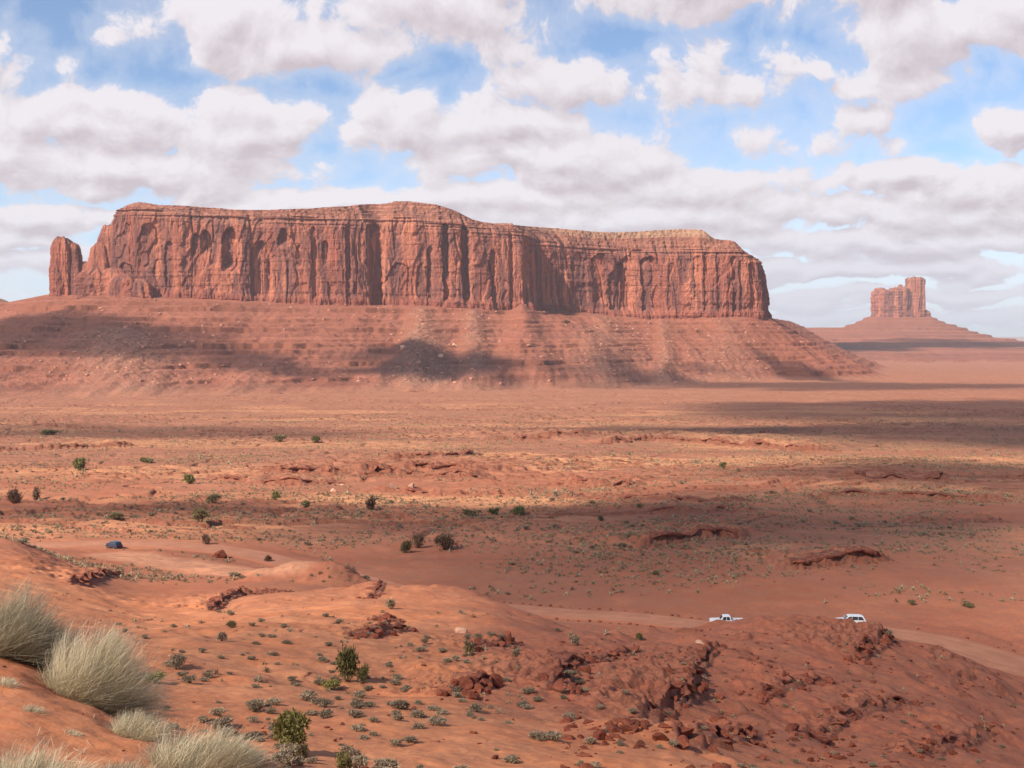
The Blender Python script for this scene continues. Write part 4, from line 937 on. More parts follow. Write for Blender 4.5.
# --- big clumps of dry grass on the near slope
def grass_clump(px, py, r_px, h_px, label, seed, lean=(0.1, 0), n=9000, dY=0):
    lean = (lean[0] + 0.22, lean[1] - 0.05); h_px *= 0.9; n = int(n * 0.8)
    p = hit(px, py) if dY == 0 else None
    if p is None:
        Y = dY; x = (px - 512) / F * Y; p = np.array([x, Y, float(ground_z(x, Y))])
    k = p[1] / F; r1 = r_px * k; h = h_px * k
    V1, F1, t1_ = ribbons(n, seed, r1 * 0.55, r1, h, 0.0014, 0.18, 5, lean=(lean[0] * h, lean[1] * h))
    V2, F2, t2_ = ribbons(n // 3, seed + 1, r1 * 0.6, r1 * 1.05, h * 0.5, 0.0016, 0.12, 4, lean=(lean[0] * h * .5, 0))
    V3, F3, t3_ = ribbons(n // 9, seed + 2, r1 * 0.5, r1 * 1.1, h * 1.12, 0.0012, 0.2, 5, lean=(lean[0] * h * 1.3, 0))
    V = np.concatenate([V1, V2, V3]); Fq = np.concatenate([F1, F2 + len(V1), F3 + len(V1) + len(V2)])
    # follow the slope
    gz = ground_z(V[:, 0] + p[0], V[:, 1] + p[1]) - p[2]
    V[:, 2] += gz * 0.8 - 0.02
    return obj('dry_grass_clump', mesh_np('dry_grass_clump', V, Fq, smooth=False, attrs=dict(tone=np.concatenate([t1_, t2_ * 0.5, t3_]))), M_straw, loc=tuple(p), label=label, cat='grass clump', group='dry grass clumps on the near slope')
grass_clump(8, 652, 60, 92, 'tall pale dry grass clump cut by the left edge of the picture', 601, (0.1, 0))
grass_clump(45, 668, 42, 58, 'middle dry grass clump squeezed between the two biggest ones', 611, (0.12, 0), 6000)
grass_clump(88, 704, 60, 100, 'largest rounded dry grass clump with grey shaded base', 621, (0.12, 0), 11000)
grass_clump(190, 774, 62, 66, 'low dome of dry grass beside the pale boulder', 631, (0.15, 0.05), 9500)
grass_clump(128, 712, 24, 34, 'small dry grass tuft on the lip right of the largest clump', 641, (0.2, 0), 2500)
grass_clump(134, 738, 34, 36, 'loose low grass clump joining the largest clump to the low dome below it', 645, (0.15, 0), 3500)
grass_clump(18, 0, 66, 62, 'dry grass tops cut off by the bottom left corner', 651, (0.05, 0), 7000, 4.0)
grass_clump(112, 0, 52, 52, 'dry grass tops cut off by the bottom edge below bare orange sand', 661, (0.1, 0), 6000, 4.05)

for q_, (gpx_, gpy_, gr_, gh_) in enumerate([(150, 722, 16, 18), (118, 735, 12, 12), (30, 712, 14, 12), (70, 735, 12, 9), (245, 768, 16, 20), (5, 690, 14, 14)]):
    grass_clump(gpx_, gpy_, gr_, gh_, 'little dry grass tuft on the bare orange sand between the big clumps', 670 + 7 * q_, (0.15, 0), 500)
lit_ = []
for _ in range(2600):
    lx, lY = rng.uniform(-6.5, 1.5), rng.uniform(3.4, 13)
    if abs(px_of(lx, lY, -2) - 60) > 330: continue
    if fbm(np.array([lx / 0.8]), np.array([lY / 0.8]), 3, 63)[0] < rng.uniform(-0.2, 0.35): continue
    lit_.append((lx, lY, float(ground_z(lx, lY)) + 0.002, 1.0, rng.random() * 6.28))
Vt = np.array([(-0.05, -0.0012, 0), (-0.05, 0.0012, 0.001), (0.05, 0.0012, 0.012), (0.05, -0.0012, 0.012)], float)
itl = np.array(lit_); Vl = rot_z(Vt[None] * (0.4 + 1.2 * rng.random((len(itl), 1, 1))), itl[:, 4][:, None]) + itl[:, None, :3]
obj('litter', mesh_np('litter', Vl.reshape(-1, 3), np.arange(len(itl) * 4).reshape(-1, 4), smooth=False, attrs=dict(tone=np.repeat(rng.random(len(itl)), 4))), M_straw, kind='stuff')

# --- rocks
def boulder_mesh(seed, sub=3, squash=0.75, name='boulder'):
    r_ = np.random.default_rng(seed)
    import bmesh
    bm = bmesh.new(); bmesh.ops.create_icosphere(bm, subdivisions=sub, radius=1)
    V = np.array([v.co[:] for v in bm.verts]); Ff = np.array([[v.index for v in f.verts] for f in bm.faces]); bm.free()
    for _ in range(16):
        n = r_.normal(size=3) * np.array([1, 1, 0.8]); n /= np.linalg.norm(n); h = 0.42 + 0.34 * r_.random(); q = V @ n
        V = V - np.maximum(q - h, 0)[:, None] * n
    V = V * (1 + 0.08 * fbm(V[:, 0] * 2.5 + seed, V[:, 1] * 2.5 + V[:, 2], 3, seed % 50))[:, None]
    V *= np.array([1.0 + 0.4 * r_.random(), 0.85, squash]) * 1.25; V[:, 2] += squash * 0.2
    return V, Ff
def rock_material(name, a, b):
    m, t, bs = new_mat(name); P = t.new('ShaderNodeTexCoord').outputs['Object']; info = t.new('ShaderNodeObjectInfo')
    c = t.mix(t.rng(t.noise(P, 2.2, 6, 0.65), 0.35, 0.65), a, b)
    hs = t.new('ShaderNodeHueSaturation'); t.l.new(c, hs.inputs['Color']); t.l.new(t.rng(info.outputs['Random'], 0, 1, 0.75, 1.25, False), hs.inputs['Value'])
    t.l.new(hs.outputs[0], bs.inputs['Base Color'])
    bb = t.new('ShaderNodeBump'); bb.inputs['Distance'].default_value = 0.1; t.l.new(t.noise(P, 4, 7, 0.7), bb.inputs['Height']); t.l.new(bb.outputs[0], bs.inputs['Normal'])
    return m
M_rock = rock_material('red_rock', (0.19, 0.052, 0.030), (0.32, 0.095, 0.052)); M_pale = rock_material('pale_rock', (0.50, 0.26, 0.16), (0.62, 0.37, 0.25))
BM = []
for k in range(6):
    V, Ff = boulder_mesh(700 + k, 3, 0.55 + 0.08 * (k % 4)); me_ = mesh_np('boulder', V, None, Ff, smooth=False); me_.materials.append(M_rock); BM.append(me_)
rocks = []     # (x, y, z, r, turn)
def ledge_rocks(idx, n, r_lo, r_hi, spread):
    uu, YY, h, run, ws, rough = LED[idx]
    for _ in range(n):
        t = rng.random(); i = min(int(t * (len(uu) - 1)), len(uu) - 2); f = t * (len(uu) - 1) - i
        u_ = uu[i] + (uu[i + 1] - uu[i]) * f; Y_ = YY[i] + (YY[i + 1] - YY[i]) * f + rough * 0.4 * rng.normal() * 0.5 - abs(rng.normal()) * spread * 0.6
        x_ = u_ * Y_ + rng.normal() * spread * 0.35
        rocks.append((x_, Y_, float(ground_z(x_, Y_)), r_lo + (r_hi - r_lo) * rng.random() ** 2.2, rng.random() * 6.28))
for i in range(len(LED)):
    Ym_ = LED[i][1].mean()
    if Ym_ < 190: ledge_rocks(i, 90 if LED[i][2] > 1.2 else 50, 0.09, 0.55, 1.8)
    elif Ym_ < 700: ledge_rocks(i, 40, 0.15, 0.6, 5)
# rubble strewn over the right hand hill
k = 0
while k < 1500:
    px_, py_ = rng.uniform(560, 1030), rng.uniform(628, 775); p = hit(px_, py_)
    if p is None or p[1] > 170: continue
    dn_ = float(fbm(np.array([p[0] / 7]), np.array([p[1] / 7]), 3, 77)[0])
    if dn_ < rng.uniform(-0.05, 0.35) - 0.10 * (px_ > 700): k += 0.2; continue
    rocks.append((p[0], p[1], p[2], 0.06 + 0.32 * rng.random() ** 4, rng.random() * 6.28)); k += 1
for _ in range(260):
    px_, py_ = rng.uniform(60, 600), rng.uniform(600, 775); p = hit(px_, py_)
    if p is not None and p[1] > 12: rocks.append((p[0], p[1], p[2], 0.04 + 0.15 * rng.random() ** 3, rng.random() * 6.28))
rocks.sort(key=lambda q: -q[3] / q[1])
nearr, restr = rocks[:290], rocks[290:]
for _ in range(700):
    lx, lY = rng.uniform(-6.5, 1.0), rng.uniform(3.4, 13)
    if abs(px_of(lx, lY, -2) - 60) < 330: restr.append((lx, lY, float(ground_z(lx, lY)), 0.004 + 0.022 * rng.random() ** 4, rng.random() * 6.28))
for i, (x_, y_, z_, r_, a_r) in enumerate(nearr):
    reg = 'broken red rock lying among the ledges of the low red hill' if y_ < 190 else 'broken red rock fallen below a low valley ledge'
    obj('rock', BM[i % 6], None, loc=(x_, y_, z_), rot=(rng.normal() * 0.15, rng.normal() * 0.15, a_r), scale=r_, label=reg, cat='rock', group='broken red rocks along the ledges' if y_ < 190 else 'fallen rocks below valley ledges')
LV, LF = boulder_mesh(720, 1, 0.6)
def scatter_mesh(items, V0, F0, jitter=0.25):
    it = np.array(items, float); n = len(it); V = rot_z(V0[None] * it[:, 3][:, None, None] * (1 + jitter * rng.normal(size=(n, 1, 3)) * 0.6), it[:, 4][:, None]) + it[:, None, :3]
    return V.reshape(-1, 3), (F0[None] + (np.arange(n) * len(V0))[:, None, None]).reshape(-1, F0.shape[1])
V, Ff = scatter_mesh(restr, LV, LF); obj('rubble', mesh_np('rubble', V, None, Ff, smooth=False), M_rock, kind='stuff')
# blocks fallen on the mesa aprons
tb = []
while len(tb) < 1500:
    px_ = rng.choice([rng.normal(425, 45), rng.normal(610, 55), rng.normal(720, 60), rng.normal(140, 70), rng.uniform(0, 830)]); py_ = rng.uniform(300, 385)
    p = hit(px_, py_)
    if p is None or p[1] < 1700 or p[1] > 3100: continue
    tb.append((p[0], p[1], p[2], 1.2 + 4.6 * rng.random() ** 4, rng.random() * 6.28))
M_tal = rock_material('fallen_sandstone', (0.33, 0.14, 0.09), (0.48, 0.24, 0.16))
V, Ff = scatter_mesh(tb, LV, LF); obj('fallen_blocks', mesh_np('fallen_blocks', V, None, Ff, smooth=False), M_tal, kind='stuff')
def one_rock(px, py, r_, label, mat, seed, name='boulder', sq=0.7, grp=None, Yfix=None, sub=4):
    p = hit(px, py) if Yfix is None else np.array([(px - 512) / F * Yfix, Yfix, float(ground_z((px - 512) / F * Yfix, Yfix))])
    V, Ff = boulder_mesh(seed, sub, sq); return obj(name, mesh_np(name, V * r_, None, Ff, smooth=False), mat, loc=tuple(p), rot=(0, 0, seed), label=label, cat='boulder', group=grp)
one_rock(262, 0, 0.15, 'pale orange boulder at the bottom edge right of the low grass dome', M_pale, 731, Yfix=5.2, sq=0.8)
one_rock(222, 558, 1.9, 'squat dark red boulder beside the sandy pull-out', M_rock, 732)
one_rock(403, 349, 8, 'largest pale block resting high on the grey debris fan', M_pale, 733)
one_rock(455, 346, 6, 'pale block on the slope right of the grey debris fan', M_pale, 734)
one_rock(440, 357, 6, 'pale block low between the two central debris fans', M_pale, 735)
one_rock(393, 487, 1.7, 'small whitish boulder under the long central valley ledge', M_pale, 736)
one_rock(411, 487, 1.8, 'whitish upright boulder right of another under the central ledge', M_pale, 737)
one_rock(333, 492, 1.3, 'whitish boulder on sand below the left valley ledge', M_pale, 738)
one_rock(342, 485, 1.2, 'flat pale slab beneath the left valley ledge', M_pale, 739, sq=0.3)
one_rock(700, 643, 0.5, 'flat pale stone on the red crest below the pickup truck', M_pale, 740, sq=0.3)
one_rock(461, 633, 0.6, 'grey white stone beside a dark ledge of the central red hill', M_pale, 741)
# stones lining the road
RT = np.gradient(RSf[:, :2], axis=0); RT /= np.linalg.norm(RT, axis=1)[:, None]
RL = np.concatenate([[0], np.cumsum(np.hypot(np.diff(RSf[:, 0]), np.diff(RSf[:, 1])))])
stones = []
for sd_ in (-1, 1):
    for L_ in np.arange(0, RL[-1], 1.9):
        L_ = L_ + rng.normal() * 0.3
        x_, y_, hw_, tx_, ty_ = (np.interp(L_, RL, a) for a in (RSf[:, 0], RSf[:, 1], RSf[:, 2], RT[:, 0], RT[:, 1]))
        x_ -= ty_ * sd_ * (hw_ + 0.7 + 0.2 * rng.normal()); y_ += tx_ * sd_ * (hw_ + 0.7 + 0.2 * rng.normal())
        p_ = px_of(x_, y_, -47)
        if 455 < p_ < 712 or (905 < p_ < 1060 and rng.random() < 0.3): stones.append((x_, y_, p_, sd_))
for i, (x_, y_, p_, sd_) in enumerate(stones):
    obj('roadside_stone', BM[i % 6], None, loc=(x_, y_, float(ground_z(x_, y_)) - 0.02), rot=(0, 0, rng.random() * 6), scale=rng.uniform(0.25, 0.42),
        label='red stone in the far row lining the dirt road' if sd_ * RT[0, 0] > 0 else 'red stone in the near row lining the dirt road', cat='stone', group='stones lining the dirt road')

# --- shrubs
def lobes_for(seed, n, spread=0.55):
    r_ = np.random.default_rng(seed); out = [(0, 0, 0.42, 0.6)]
    for i in range(n):
        a = r_.random() * 6.28; out.append((math.cos(a) * spread * r_.random() ** .5, math.sin(a) * spread * r_.random() ** .5, 0.25 + 0.5 * r_.random(), 0.28 + 0.25 * r_.random()))
    return out
SAGE = []
for k in range(6):
    V1, F1, t1_ = leaf_cloud(900, 800 + k, lobes_for(800 + k, 4), 0.17, 0.62, 0.45); V1[:, 2] *= 0.78
    V2, F2, t2_ = ribbons(140, 820 + k, 0.12, 0.85, 0.75, 0.012, 0.1, 3)
    me_ = mesh_np('sagebrush', np.concatenate([V1, V2]), np.concatenate([F1, F2 + len(V1)]), smooth=False, attrs=dict(tone=np.concatenate([t1_, t2_ * 0.4]))); me_.materials.append(M_sage); SAGE.append(me_)
def shrub(px, py, w_px, h_px, kind, label, seed, group=None):
    p = hit(px, py)
    if p is None: return
    k = p[1] / F; r_ = w_px * 0.5 * k; h = h_px * k
    root = bpy.data.objects.new('shrub', None); COL.objects.link(root); root.location = tuple(p - np.array([0, 0, 0.04 * h])); tag(root, label, 'shrub', group)
    mat = dict(green=M_green, olive=M_olive, brown=M_brown, yellow=M_yellow, sage=M_sage)[kind]
    n = int(np.clip(700 * (w_px / 14) ** 1.3, 500, 3200)) if kind != 'brown' else int(np.clip(350 * (w_px / 14) ** 1.3, 250, 1500))
    sz = 0.26 if w_px < 16 else 0.15
    V1, F1, t1_ = leaf_cloud(n, seed, lobes_for(seed, 7, 0.62), sz, 0.9, 0.35)
    lo = 0.16 if kind == 'yellow' else 0.0
    V1 = V1 * np.array([r_ * 0.95, r_ * 0.95, h * 0.80]); V1[:, 2] += lo * h
    obj('foliage', mesh_np('foliage', V1, F1, smooth=False, attrs=dict(tone=t1_)), mat, root)
    V2, F2, t2_ = ribbons(26 if kind != 'brown' else 160, seed + 5, r_ * 0.12, r_ * 0.8, h * 0.85, max(0.018, r_ * 0.025), 0.05, 4)
    obj('stems', mesh_np('stems', V2, F2, smooth=False, attrs=dict(tone=t2_)), M_wood if kind != 'brown' else M_brown, root)
SH = [(348, 682, 28, 42, 'green', 'tallest bright green shrub standing on the open orange slope'), (363, 684, 20, 24, 'green', 'low green bush touching the tallest green shrub on its right'),
      (291, 752, 48, 40, 'yellow', 'open yellow-green bush on bare stems above the pale boulder'), (303, 762, 18, 22, 'olive', 'dark olive bush tucked against the open yellow-green bush'),
      (345, 775, 24, 26, 'green', 'green bush cut by the bottom edge of the picture'), (330, 690, 26, 10, 'yellow', 'flat yellow-green ground bush below the tallest green shrub'),
      (80, 470, 15, 15, 'green', 'round dark green bush alone on the left pale flat'), (147, 463, 15, 7, 'olive', 'low green bush right of the round dark one on the left flat'),
      (190, 484, 14, 12, 'green', 'rounded green bush left of the valley ledges'), (15, 503, 22, 19, 'brown', 'big bare brown bush near the left picture edge'), (36, 500, 10, 15, 'brown', 'thin bare brown bush right of the big brown one'),
      (200, 522, 26, 18, 'olive', 'wide olive brown bush above the sandy pull-out'), (214, 503, 18, 11, 'olive', 'spreading olive bush just behind the wide olive brown one'), (116, 519, 24, 8, 'olive', 'low flat olive bush above the blue car'),
      (275, 500, 11, 11, 'green', 'small green bush under the left end of the valley ledge'), (305, 507, 11, 8, 'green', 'dark green bush right below the left valley ledge end'), (371, 510, 15, 15, 'brown', 'thin bare bush on the bright sand strip'),
      (405, 553, 15, 14, 'olive', 'dark bush leftmost of the three in the valley centre'), (418, 548, 18, 20, 'brown', 'tall brown bush, middle of the three in the valley centre'), (446, 550, 25, 21, 'brown', 'widest brown bush, right of the three in the valley centre'),
      (472, 516, 24, 8, 'olive', 'low olive bush left of two dark ones on the sand strip'), (494, 515, 12, 9, 'green', 'dark green bush between two wider ones on the sand strip'), (517, 515, 22, 9, 'green', 'wide dark green bush right on the sand strip'),
      (280, 441, 19, 8, 'olive', 'wide bush on the far flat below the mesa, left of a pair'), (316, 442, 13, 7, 'green', 'small bush right of the wide one on the far flat'), (52, 434, 26, 5, 'green', 'long low green thicket below the left talus'),
      (722, 468, 10, 6, 'green', 'lone green bush on the bright far sand strip'), (391, 609, 14, 12, 'sage', 'round grey bush on the central red hill'), (470, 655, 13, 16, 'olive', 'upright dull green bush on the central red slope'),
      (516, 656, 11, 9, 'sage', 'grey green bush near the dip between the two red hills'), (575, 645, 14, 12, 'sage', 'dark grey bush on the shoulder left of the right hill'), (207, 545, 12, 14, 'brown', 'bare bush above the squat dark red boulder'),
      (268, 562, 10, 9, 'brown', 'small brown bush right of the squat boulder'), (758, 618, 0, 0, '', ''), (655, 575, 8, 6, 'olive', 'small dark bush on the flat behind the road'), (601, 521, 9, 7, 'olive', 'small bush below the pale central flats'),
      (640, 640, 10, 9, 'green', 'dark bush on the small knob beside the dip'), (889, 637, 9, 8, 'sage', 'grey bush at the right end of the ridge crest'), (912, 605, 9, 6, 'olive', 'dark bush on the flat beyond the right hill'),
      (968, 607, 12, 6, 'olive', 'dark low bush far right beyond the road'), (222, 641, 14, 12, 'sage', 'grey bush in front of the cracked ledge on the left slope'), (232, 628, 12, 9, 'olive', 'dull green bush right behind a grey one at the cracked ledge'),
      (155, 683, 30, 10, 'yellow', 'flat green mat bush right of the large grass clumps'), (175, 668, 28, 14, 'sage', 'wide silver grey bush in the middle of the left slope'), (640, 508, 8, 5, 'green', 'tiny bush left of the shaded valley benches')]
for i, q in enumerate(SH):
    if q[2]: shrub(*q[:5], q[5], 900 + 11 * i)
# small sage: the largest are objects of their own, the rest one mass
bush = []
def try_bush(x_, y_, r_):
    bush.append((x_, y_, float(ground_z(x_, y_)) - 0.03, r_, rng.random() * 6.28))
k = 0
while k < 330:
    px_, py_ = rng.uniform(100, 640), rng.uniform(612, 775)
    if px_ < 150 and py_ > 640: continue
    p = hit(px_, py_)
    if p is None or p[1] < 20 or p[1] > 170: continue
    c_ = float(fbm(np.array([p[0] / 9]), np.array([p[1] / 9]), 3, 88)[0])
    if c_ < rng.uniform(-0.5, 0.3) - 0.15: k += 0.1; continue
    if px_ > 520 and rng.random() < 0.5: continue
    try_bush(p[0] + 0, p[1], (0.14 + 0.42 * rng.random() ** 1.8) * (1.0 if p[1] < 100 else 1.15)); k += 1
for _ in range(90):
    px_, py_ = rng.uniform(640, 1030), rng.uniform(640, 775); p = hit(px_, py_)
    if p is not None and 40 < p[1] < 160: try_bush(p[0], p[1], rng.uniform(0.12, 0.34))
n_near = len(bush)
N = 210000
yy = np.where(rng.random(N) < 0.09, np.sqrt(rng.uniform(195 ** 2, 400 ** 2, N)), np.sqrt(rng.uniform(200 ** 2, 1150 ** 2, N))); xx = rng.uniform(-0.54, 0.54, N) * yy
dn_ = fbm(xx / 60, yy / 45, 4, 99) + 0.25 * fbm(xx / 300, yy / 130, 2, 98)
gp = px_of(xx, yy, -50)
keep = dn_ + 0.04 > rng.uniform(-0.16, 0.34, N)
keep &= ~((yy < 262) & (gp > 480) & (rng.random(N) < 0.1)) & (rng.random(N) < np.where(yy < 600, 0.80, 0.42))
dr, _, wr, _ = seg_feature(xx, yy, [(a, b) for a, b, _ in RS], [0] * len(RS), list(RS[:, 2])); keep &= dr > wr + 2.5
dd_, _, ww_, _ = seg_feature(xx, yy, [((p - 512) / F * y, y) for p, y in ((120, 245), (190, 232), (235, 222), (285, 208))], [0] * 4, [9, 10, 11, 8]); keep &= dd_ > ww_
xx, yy = xx[keep], yy[keep]; zz = ground_z(xx, yy)
rr_ = np.where(rng.random(len(xx)) < 0.012, rng.uniform(0.7, 1.4, len(xx)), rng.uniform(0.18, 0.55, len(xx)))
far_b = list(zip(xx, yy, zz - 0.03, rr_, rng.random(len(xx)) * 6.28))
allb = sorted(bush + far_b, key=lambda q: -q[3] / q[1])
big, small = allb[:290], allb[290:]
for i, (x_, y_, z_, r_, a_r) in enumerate(big):
    obj('sagebrush', SAGE[i % 6], None, loc=(x_, y_, z_), rot=(0, 0, a_r), scale=(r_, r_, r_ * rng.uniform(0.8, 1.2)),
        label='small grey sagebrush dotted over the red slope before the road' if y_ < 190 else 'low scrub bush scattered over the valley floor', cat='sagebrush',
        group='sagebrush on the near red slope' if y_ < 190 else 'scrub on the valley floor')
V0, F0, t0 = leaf_cloud(13, 850, [(0, 0, 0.35, 0.62)], 0.95, 0.6, 0.25)
it = [q for q in small]; V, Fq = scatter_mesh(it, V0, F0)
tone = np.repeat(rng.random(len(it)), len(V0)) * 0.6 + np.tile(t0, len(it)) * 0.4
M_scrub = plant_material('valley_scrub', [(0.22, 0.150, 0.082), (0.33, 0.235, 0.145), (0.46, 0.345, 0.22)])
obj('scrub', mesh_np('scrub', V, Fq, smooth=False, attrs=dict(tone=tone)), M_scrub, kind='stuff')
print('plants', len(bush), len(far_b), time.time() - T0)

# ------------------------------------------------------------------ vehicles
def loft(stations, hw_scale=1.0):
    """stations: (x, z0, z1, half width below, half width above) -> closed skin with softened edges"""
    V = []; 
    for (x, z0, z1, wb_, wt_) in stations:
        e = min(0.08, (z1 - z0) * 0.3)
        pr = [(-wb_ + e, z0), (wb_ - e, z0), (wb_, z0 + e), (wt_ + (wb_ - wt_) * 0.15, z1 - e), (wt_ - e, z1), (-wt_ + e, z1), (-(wt_ + (wb_ - wt_) * 0.15), z1 - e), (-wb_, z0 + e)]
        V += [(x, y, z) for y, z in pr]
    n = len(stations); Fq = grid_faces(n, 8, True)
    c0, c1 = len(V), len(V) + 1
    V.append((stations[0][0], 0, (stations[0][1] + stations[0][2]) / 2)); V.append((stations[-1][0], 0, (stations[-1][1] + stations[-1][2]) / 2))
    Ft = [(c0, (j + 1) % 8, j) for j in range(8)] + [(c1, (n - 1) * 8 + j, (n - 1) * 8 + (j + 1) % 8) for j in range(8)]
    return np.array(V, float), Fq, np.array(Ft)
def prism(poly, y0, y1):
    """side outline (x, z) given a thickness in y"""
    n = len(poly); V = np.array([(x, y0, z) for x, z in poly] + [(x, y1, z) for x, z in poly], float)
    Fq = np.array([(j, (j + 1) % n, n + (j + 1) % n, n + j) for j in range(n)])
    return V, Fq, n
def prism_mesh(name, poly, y0, y1):
    import bmesh
    V, Fq, n = prism(poly, y0, y1); bm = bmesh.new(); vs = [bm.verts.new(v) for v in V]
    for f in Fq: bm.faces.new([vs[i] for i in f])
    bm.faces.new(vs[:n][::-1]); bm.faces.new(vs[n:]); bmesh.ops.recalc_face_normals(bm, faces=bm.faces)
    me = bpy.data.meshes.new(name); bm.to_mesh(me); bm.free(); return me
def wheel_meshes(r, w_):
    prof = [(0.62 * r, -w_ / 2), (0.9 * r, -w_ / 2), (r, -w_ / 2 + 0.03), (r, w_ / 2 - 0.03), (0.9 * r, w_ / 2), (0.62 * r, w_ / 2)]
    th = np.linspace(0, 2 * np.pi, 28, endpoint=False)
    V = np.array([[(a * math.cos(t), b, a * math.sin(t)) for t in th] for a, b in prof + [prof[0]]]).reshape(-1, 3)
    ty = mesh_np('tyre', V, grid_faces(7, 28, True))
    prof2 = [(0.001, w_ * 0.36), (0.2 * r, w_ * 0.40), (0.5 * r, w_ * 0.28), (0.6 * r, w_ * 0.42), (0.62 * r, w_ * 0.3), (0.62 * r, -w_ * 0.3), (0.001, -w_ * 0.3)]
    V = np.array([[(a * math.cos(t), b, a * math.sin(t)) for t in th] for a, b in prof2]).reshape(-1, 3)
    return ty, mesh_np('rim', V, grid_faces(7, 28, True))
M_white = simple('white_car_paint', (0.68, 0.67, 0.66), rough=0.3, spec=0.5); M_blue = simple('dark_blue_car_paint', (0.035, 0.042, 0.075), rough=0.3, spec=0.5)
M_glass = simple('car_window_glass', (0.03, 0.035, 0.045), rough=0.08, spec=0.6); M_tyre = simple('tyre_rubber', (0.025, 0.023, 0.022), rough=0.9)
M_rim = simple('wheel_metal', (0.5, 0.5, 0.52), rough=0.35, metal=0.8); M_trim = simple('dark_trim', (0.05, 0.05, 0.055), rough=0.6)
M_lamp = simple('lamp_glass', (0.75, 0.75, 0.72), rough=0.1, spec=0.6); M_red = simple('tail_lamp_glass', (0.45, 0.02, 0.02), rough=0.15, spec=0.6)
TY, RIM = wheel_meshes(0.38, 0.25)
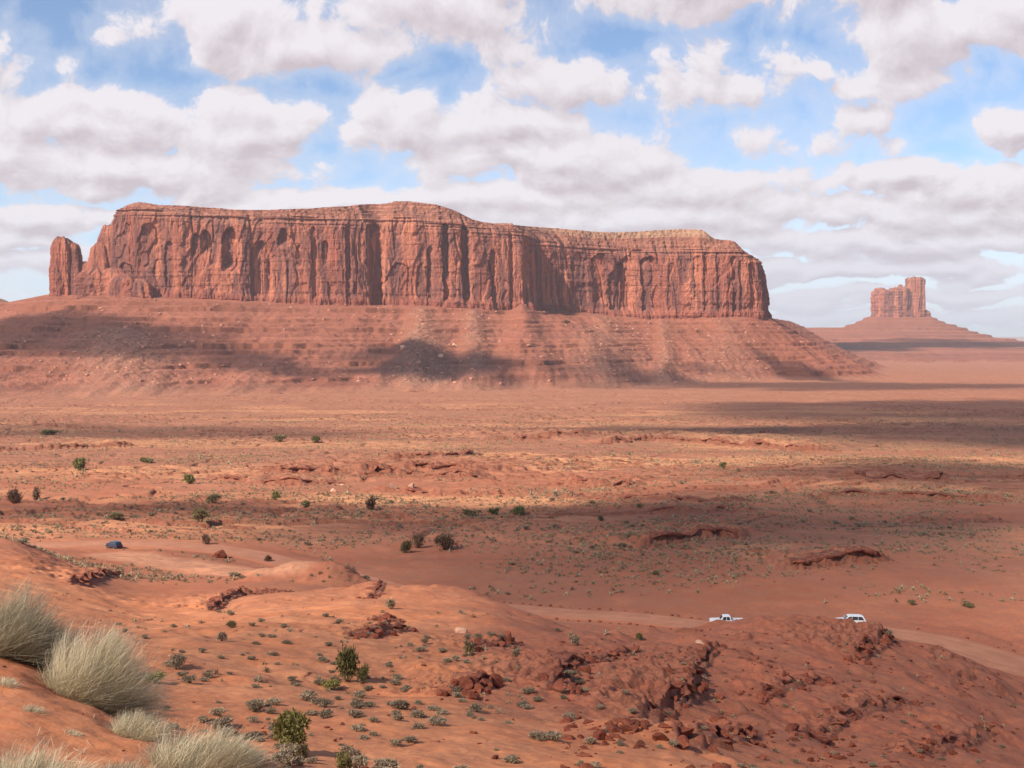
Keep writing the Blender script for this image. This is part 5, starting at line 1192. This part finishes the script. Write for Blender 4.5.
def vehicle(name, style, paint, px, Y, turn, label, cat):
    x = (px - 512) / F * Y
    i_ = int(np.argmin((RSf[:, 0] - x) ** 2 + (RSf[:, 1] - Y) ** 2)); z = float(RSf[i_, 3]) + 0.06
    root = bpy.data.objects.new(name, None); COL.objects.link(root); root.location = (x, Y, z); root.rotation_euler = (0, 0, turn); tag(root, label, cat)
    def part(nm, me, mat, par=root, loc=(0, 0, 0)):
        return obj(nm, me, mat, par, loc=loc)
    W2 = 0.93
    if style == 'pickup':
        L0, L1 = -2.75, 2.75; ax = (-1.72, 1.75)
        body = [(L0, 0.55, 1.02, .80, .78), (L0 + .06, 0.48, 1.08, .90, .86), (-2.3, 0.42, 1.12, W2, .88), (-1.15, 0.42, 1.16, W2, .90), (0.62, 0.42, 1.14, W2, .91)]
        cab = [(-1.25, 1.10, 1.14, .86, .84), (-0.72, 1.10, 1.70, .87, .74), (-0.5, 1.10, 1.78, .88, .73), (0.25, 1.10, 1.80, .88, .73), (0.50, 1.10, 1.72, .88, .74), (0.62, 1.10, 1.15, .88, .84)]
        win = [[(-0.98, 1.16), (-0.62, 1.66), (-0.22, 1.70), (-0.22, 1.16)], [(-0.14, 1.16), (-0.14, 1.70), (0.30, 1.68), (0.46, 1.16)]]
        ws_f, ws_r = ((-1.20, 1.17, -0.74, 1.68), (0.635, 1.2, 0.53, 1.66))
    else:
        L0, L1 = -2.35, 2.35; ax = (-1.42, 1.40)
        body = [(L0, 0.50, 0.92, .74, .72), (L0 + .08, 0.40, 1.00, .86, .82), (-1.9, 0.36, 1.06, W2, .86), (-1.0, 0.36, 1.12, W2, .90), (1.9, 0.36, 1.12, W2, .90), (2.28, 0.40, 1.06, .90, .86), (L1, 0.48, 0.98, .84, .80)]
        cab = [(-1.08, 1.06, 1.12, .86, .84), (-0.52, 1.06, 1.66, .87, .72), (-0.3, 1.06, 1.74, .87, .71), (1.5, 1.06, 1.75, .87, .71), (1.95, 1.06, 1.64, .86, .71), (2.24, 1.06, 1.13, .84, .80)]
        win = [[(-0.80, 1.14), (-0.44, 1.60), (0.02, 1.66), (0.02, 1.14)], [(0.10, 1.14), (0.10, 1.66), (0.98, 1.66), (0.98, 1.14)], [(1.06, 1.14), (1.06, 1.66), (1.66, 1.62), (1.98, 1.14)]]
        ws_f, ws_r = ((-1.05, 1.15, -0.55, 1.62), (2.25, 1.16, 2.0, 1.58))
    V, Fq, Ft = loft(body); part('body', mesh_np('body', V, Fq, Ft, smooth=False), paint)
    V, Fq, Ft = loft(cab); part('cabin', mesh_np('cabin', V, Fq, Ft, smooth=False), paint)
    if style == 'pickup':
        import bmesh
        bm = bmesh.new()
        def bx(x0, x1, y0, y1, z0, z1):
            r_ = bmesh.ops.create_cube(bm, size=1); 
            for v in r_['verts']: v.co = ((x0 + x1) / 2 + v.co.x * (x1 - x0), (y0 + y1) / 2 + v.co.y * (y1 - y0), (z0 + z1) / 2 + v.co.z * (z1 - z0))
        bx(0.623, 2.70, -W2, -W2 + .09, 0.45, 1.12); bx(0.623, 2.70, W2 - .09, W2, 0.45, 1.12); bx(2.702, 2.76, -W2 + .02, W2 - .02, 0.50, 1.11); bx(0.623, 2.70, -W2 + .092, W2 - .092, 0.5, 0.60)
        me_ = bpy.data.meshes.new('cargo_bed'); bm.to_mesh(me_); bm.free(); part('cargo_bed', me_, paint)
    for sd_ in (-1, 1):
        for wp in win:
            zc0 = 1.10; pts = []
            me_ = prism_mesh('window', wp, -0.01, 0.01); o_ = part('window', me_, M_glass)
            for v in me_.vertices:
                f_ = (v.co.z - 1.12) / 0.6; v.co.y = sd_ * ((0.885 - 0.135 * f_) + 0.012) + v.co.y
        for xa in ax:
            wh = part('wheel', None, None, root, (xa, sd_ * (W2 - 0.12), 0.38)) if False else bpy.data.objects.new('wheel', TY)
            if not TY.materials: TY.materials.append(M_tyre)
            COL.objects.link(wh); wh.parent = root; wh.location = (xa, sd_ * (W2 - 0.10), 0.38); wh.rotation_euler = (0, 0, 0 if sd_ > 0 else math.pi)
            rm = bpy.data.objects.new('rim', RIM); COL.objects.link(rm); rm.parent = wh
            if not RIM.materials: RIM.materials.append(M_rim)
            arch = prism_mesh('wheel_arch', [(xa + 0.50 * math.cos(a), 0.38 + 0.50 * math.sin(a)) for a in np.linspace(-0.05, math.pi + 0.05, 14)], sd_ * (W2 - 0.3), sd_ * (W2 + 0.006)); part('wheel_arch', arch, M_trim)
        part('headlight', prism_mesh('headlight', [(L0 - 0.01, 0.74), (L0 + 0.16, 0.72), (L0 + 0.16, 0.92), (L0 - 0.01, 0.90)], sd_ * 0.52, sd_ * 0.86), M_lamp)
        part('tail_light', prism_mesh('tail_light', [(L1 - 0.02, 0.72), (L1 + 0.03, 0.72), (L1 + 0.03, 1.02), (L1 - 0.02, 1.02)], sd_ * 0.74, sd_ * 0.90), M_red)
        part('mirror', prism_mesh('mirror', [(-0.86, 1.14), (-0.74, 1.14), (-0.74, 1.32), (-0.86, 1.32)], sd_ * 0.93, sd_ * 1.10), paint)
    for (xa, za, xb, zb_), nm in ((ws_f, 'windscreen'), (ws_r, 'rear_window')):
        e = -0.02 if xa < 0 else 0.02
        part(nm, prism_mesh(nm, [(xa + e, za), (xb + e, zb_), (xb + e * 0.2, zb_), (xa + e * 0.2, za)], -0.70, 0.70), M_glass)
    part('bumper', prism_mesh('bumper', [(L0 - 0.09, 0.46), (L0 + 0.1, 0.42), (L0 + 0.1, 0.66), (L0 - 0.09, 0.64)], -0.86, 0.86), M_trim if style != 'pickup' else M_rim)
    part('bumper', prism_mesh('bumper', [(L1 - 0.06, 0.46), (L1 + 0.1, 0.46), (L1 + 0.1, 0.64), (L1 - 0.06, 0.66)], -0.86, 0.86), M_trim if style != 'pickup' else M_rim)
    if style == 'rack':
        for sd_ in (-1, 1): part('roof_rail', prism_mesh('roof_rail', [(-0.2, 1.75), (1.7, 1.75), (1.7, 1.80), (-0.2, 1.80)], sd_ * 0.60, sd_ * 0.65), M_rim)
    return root
vehicle('pickup_truck', 'pickup', M_white, 729, 179, R(-3), 'white pickup truck driving on the dirt road behind the ridge crest', 'pickup truck')
vehicle('car', 'suv', M_white, 854, 177, R(-6), 'white car with only its roof and windows showing above the ridge', 'car')
vehicle('car', 'rack', M_blue, 111, 262, R(-38), 'dark blue car on the sandy pull-out at far left', 'car')
print('all', time.time() - T0)
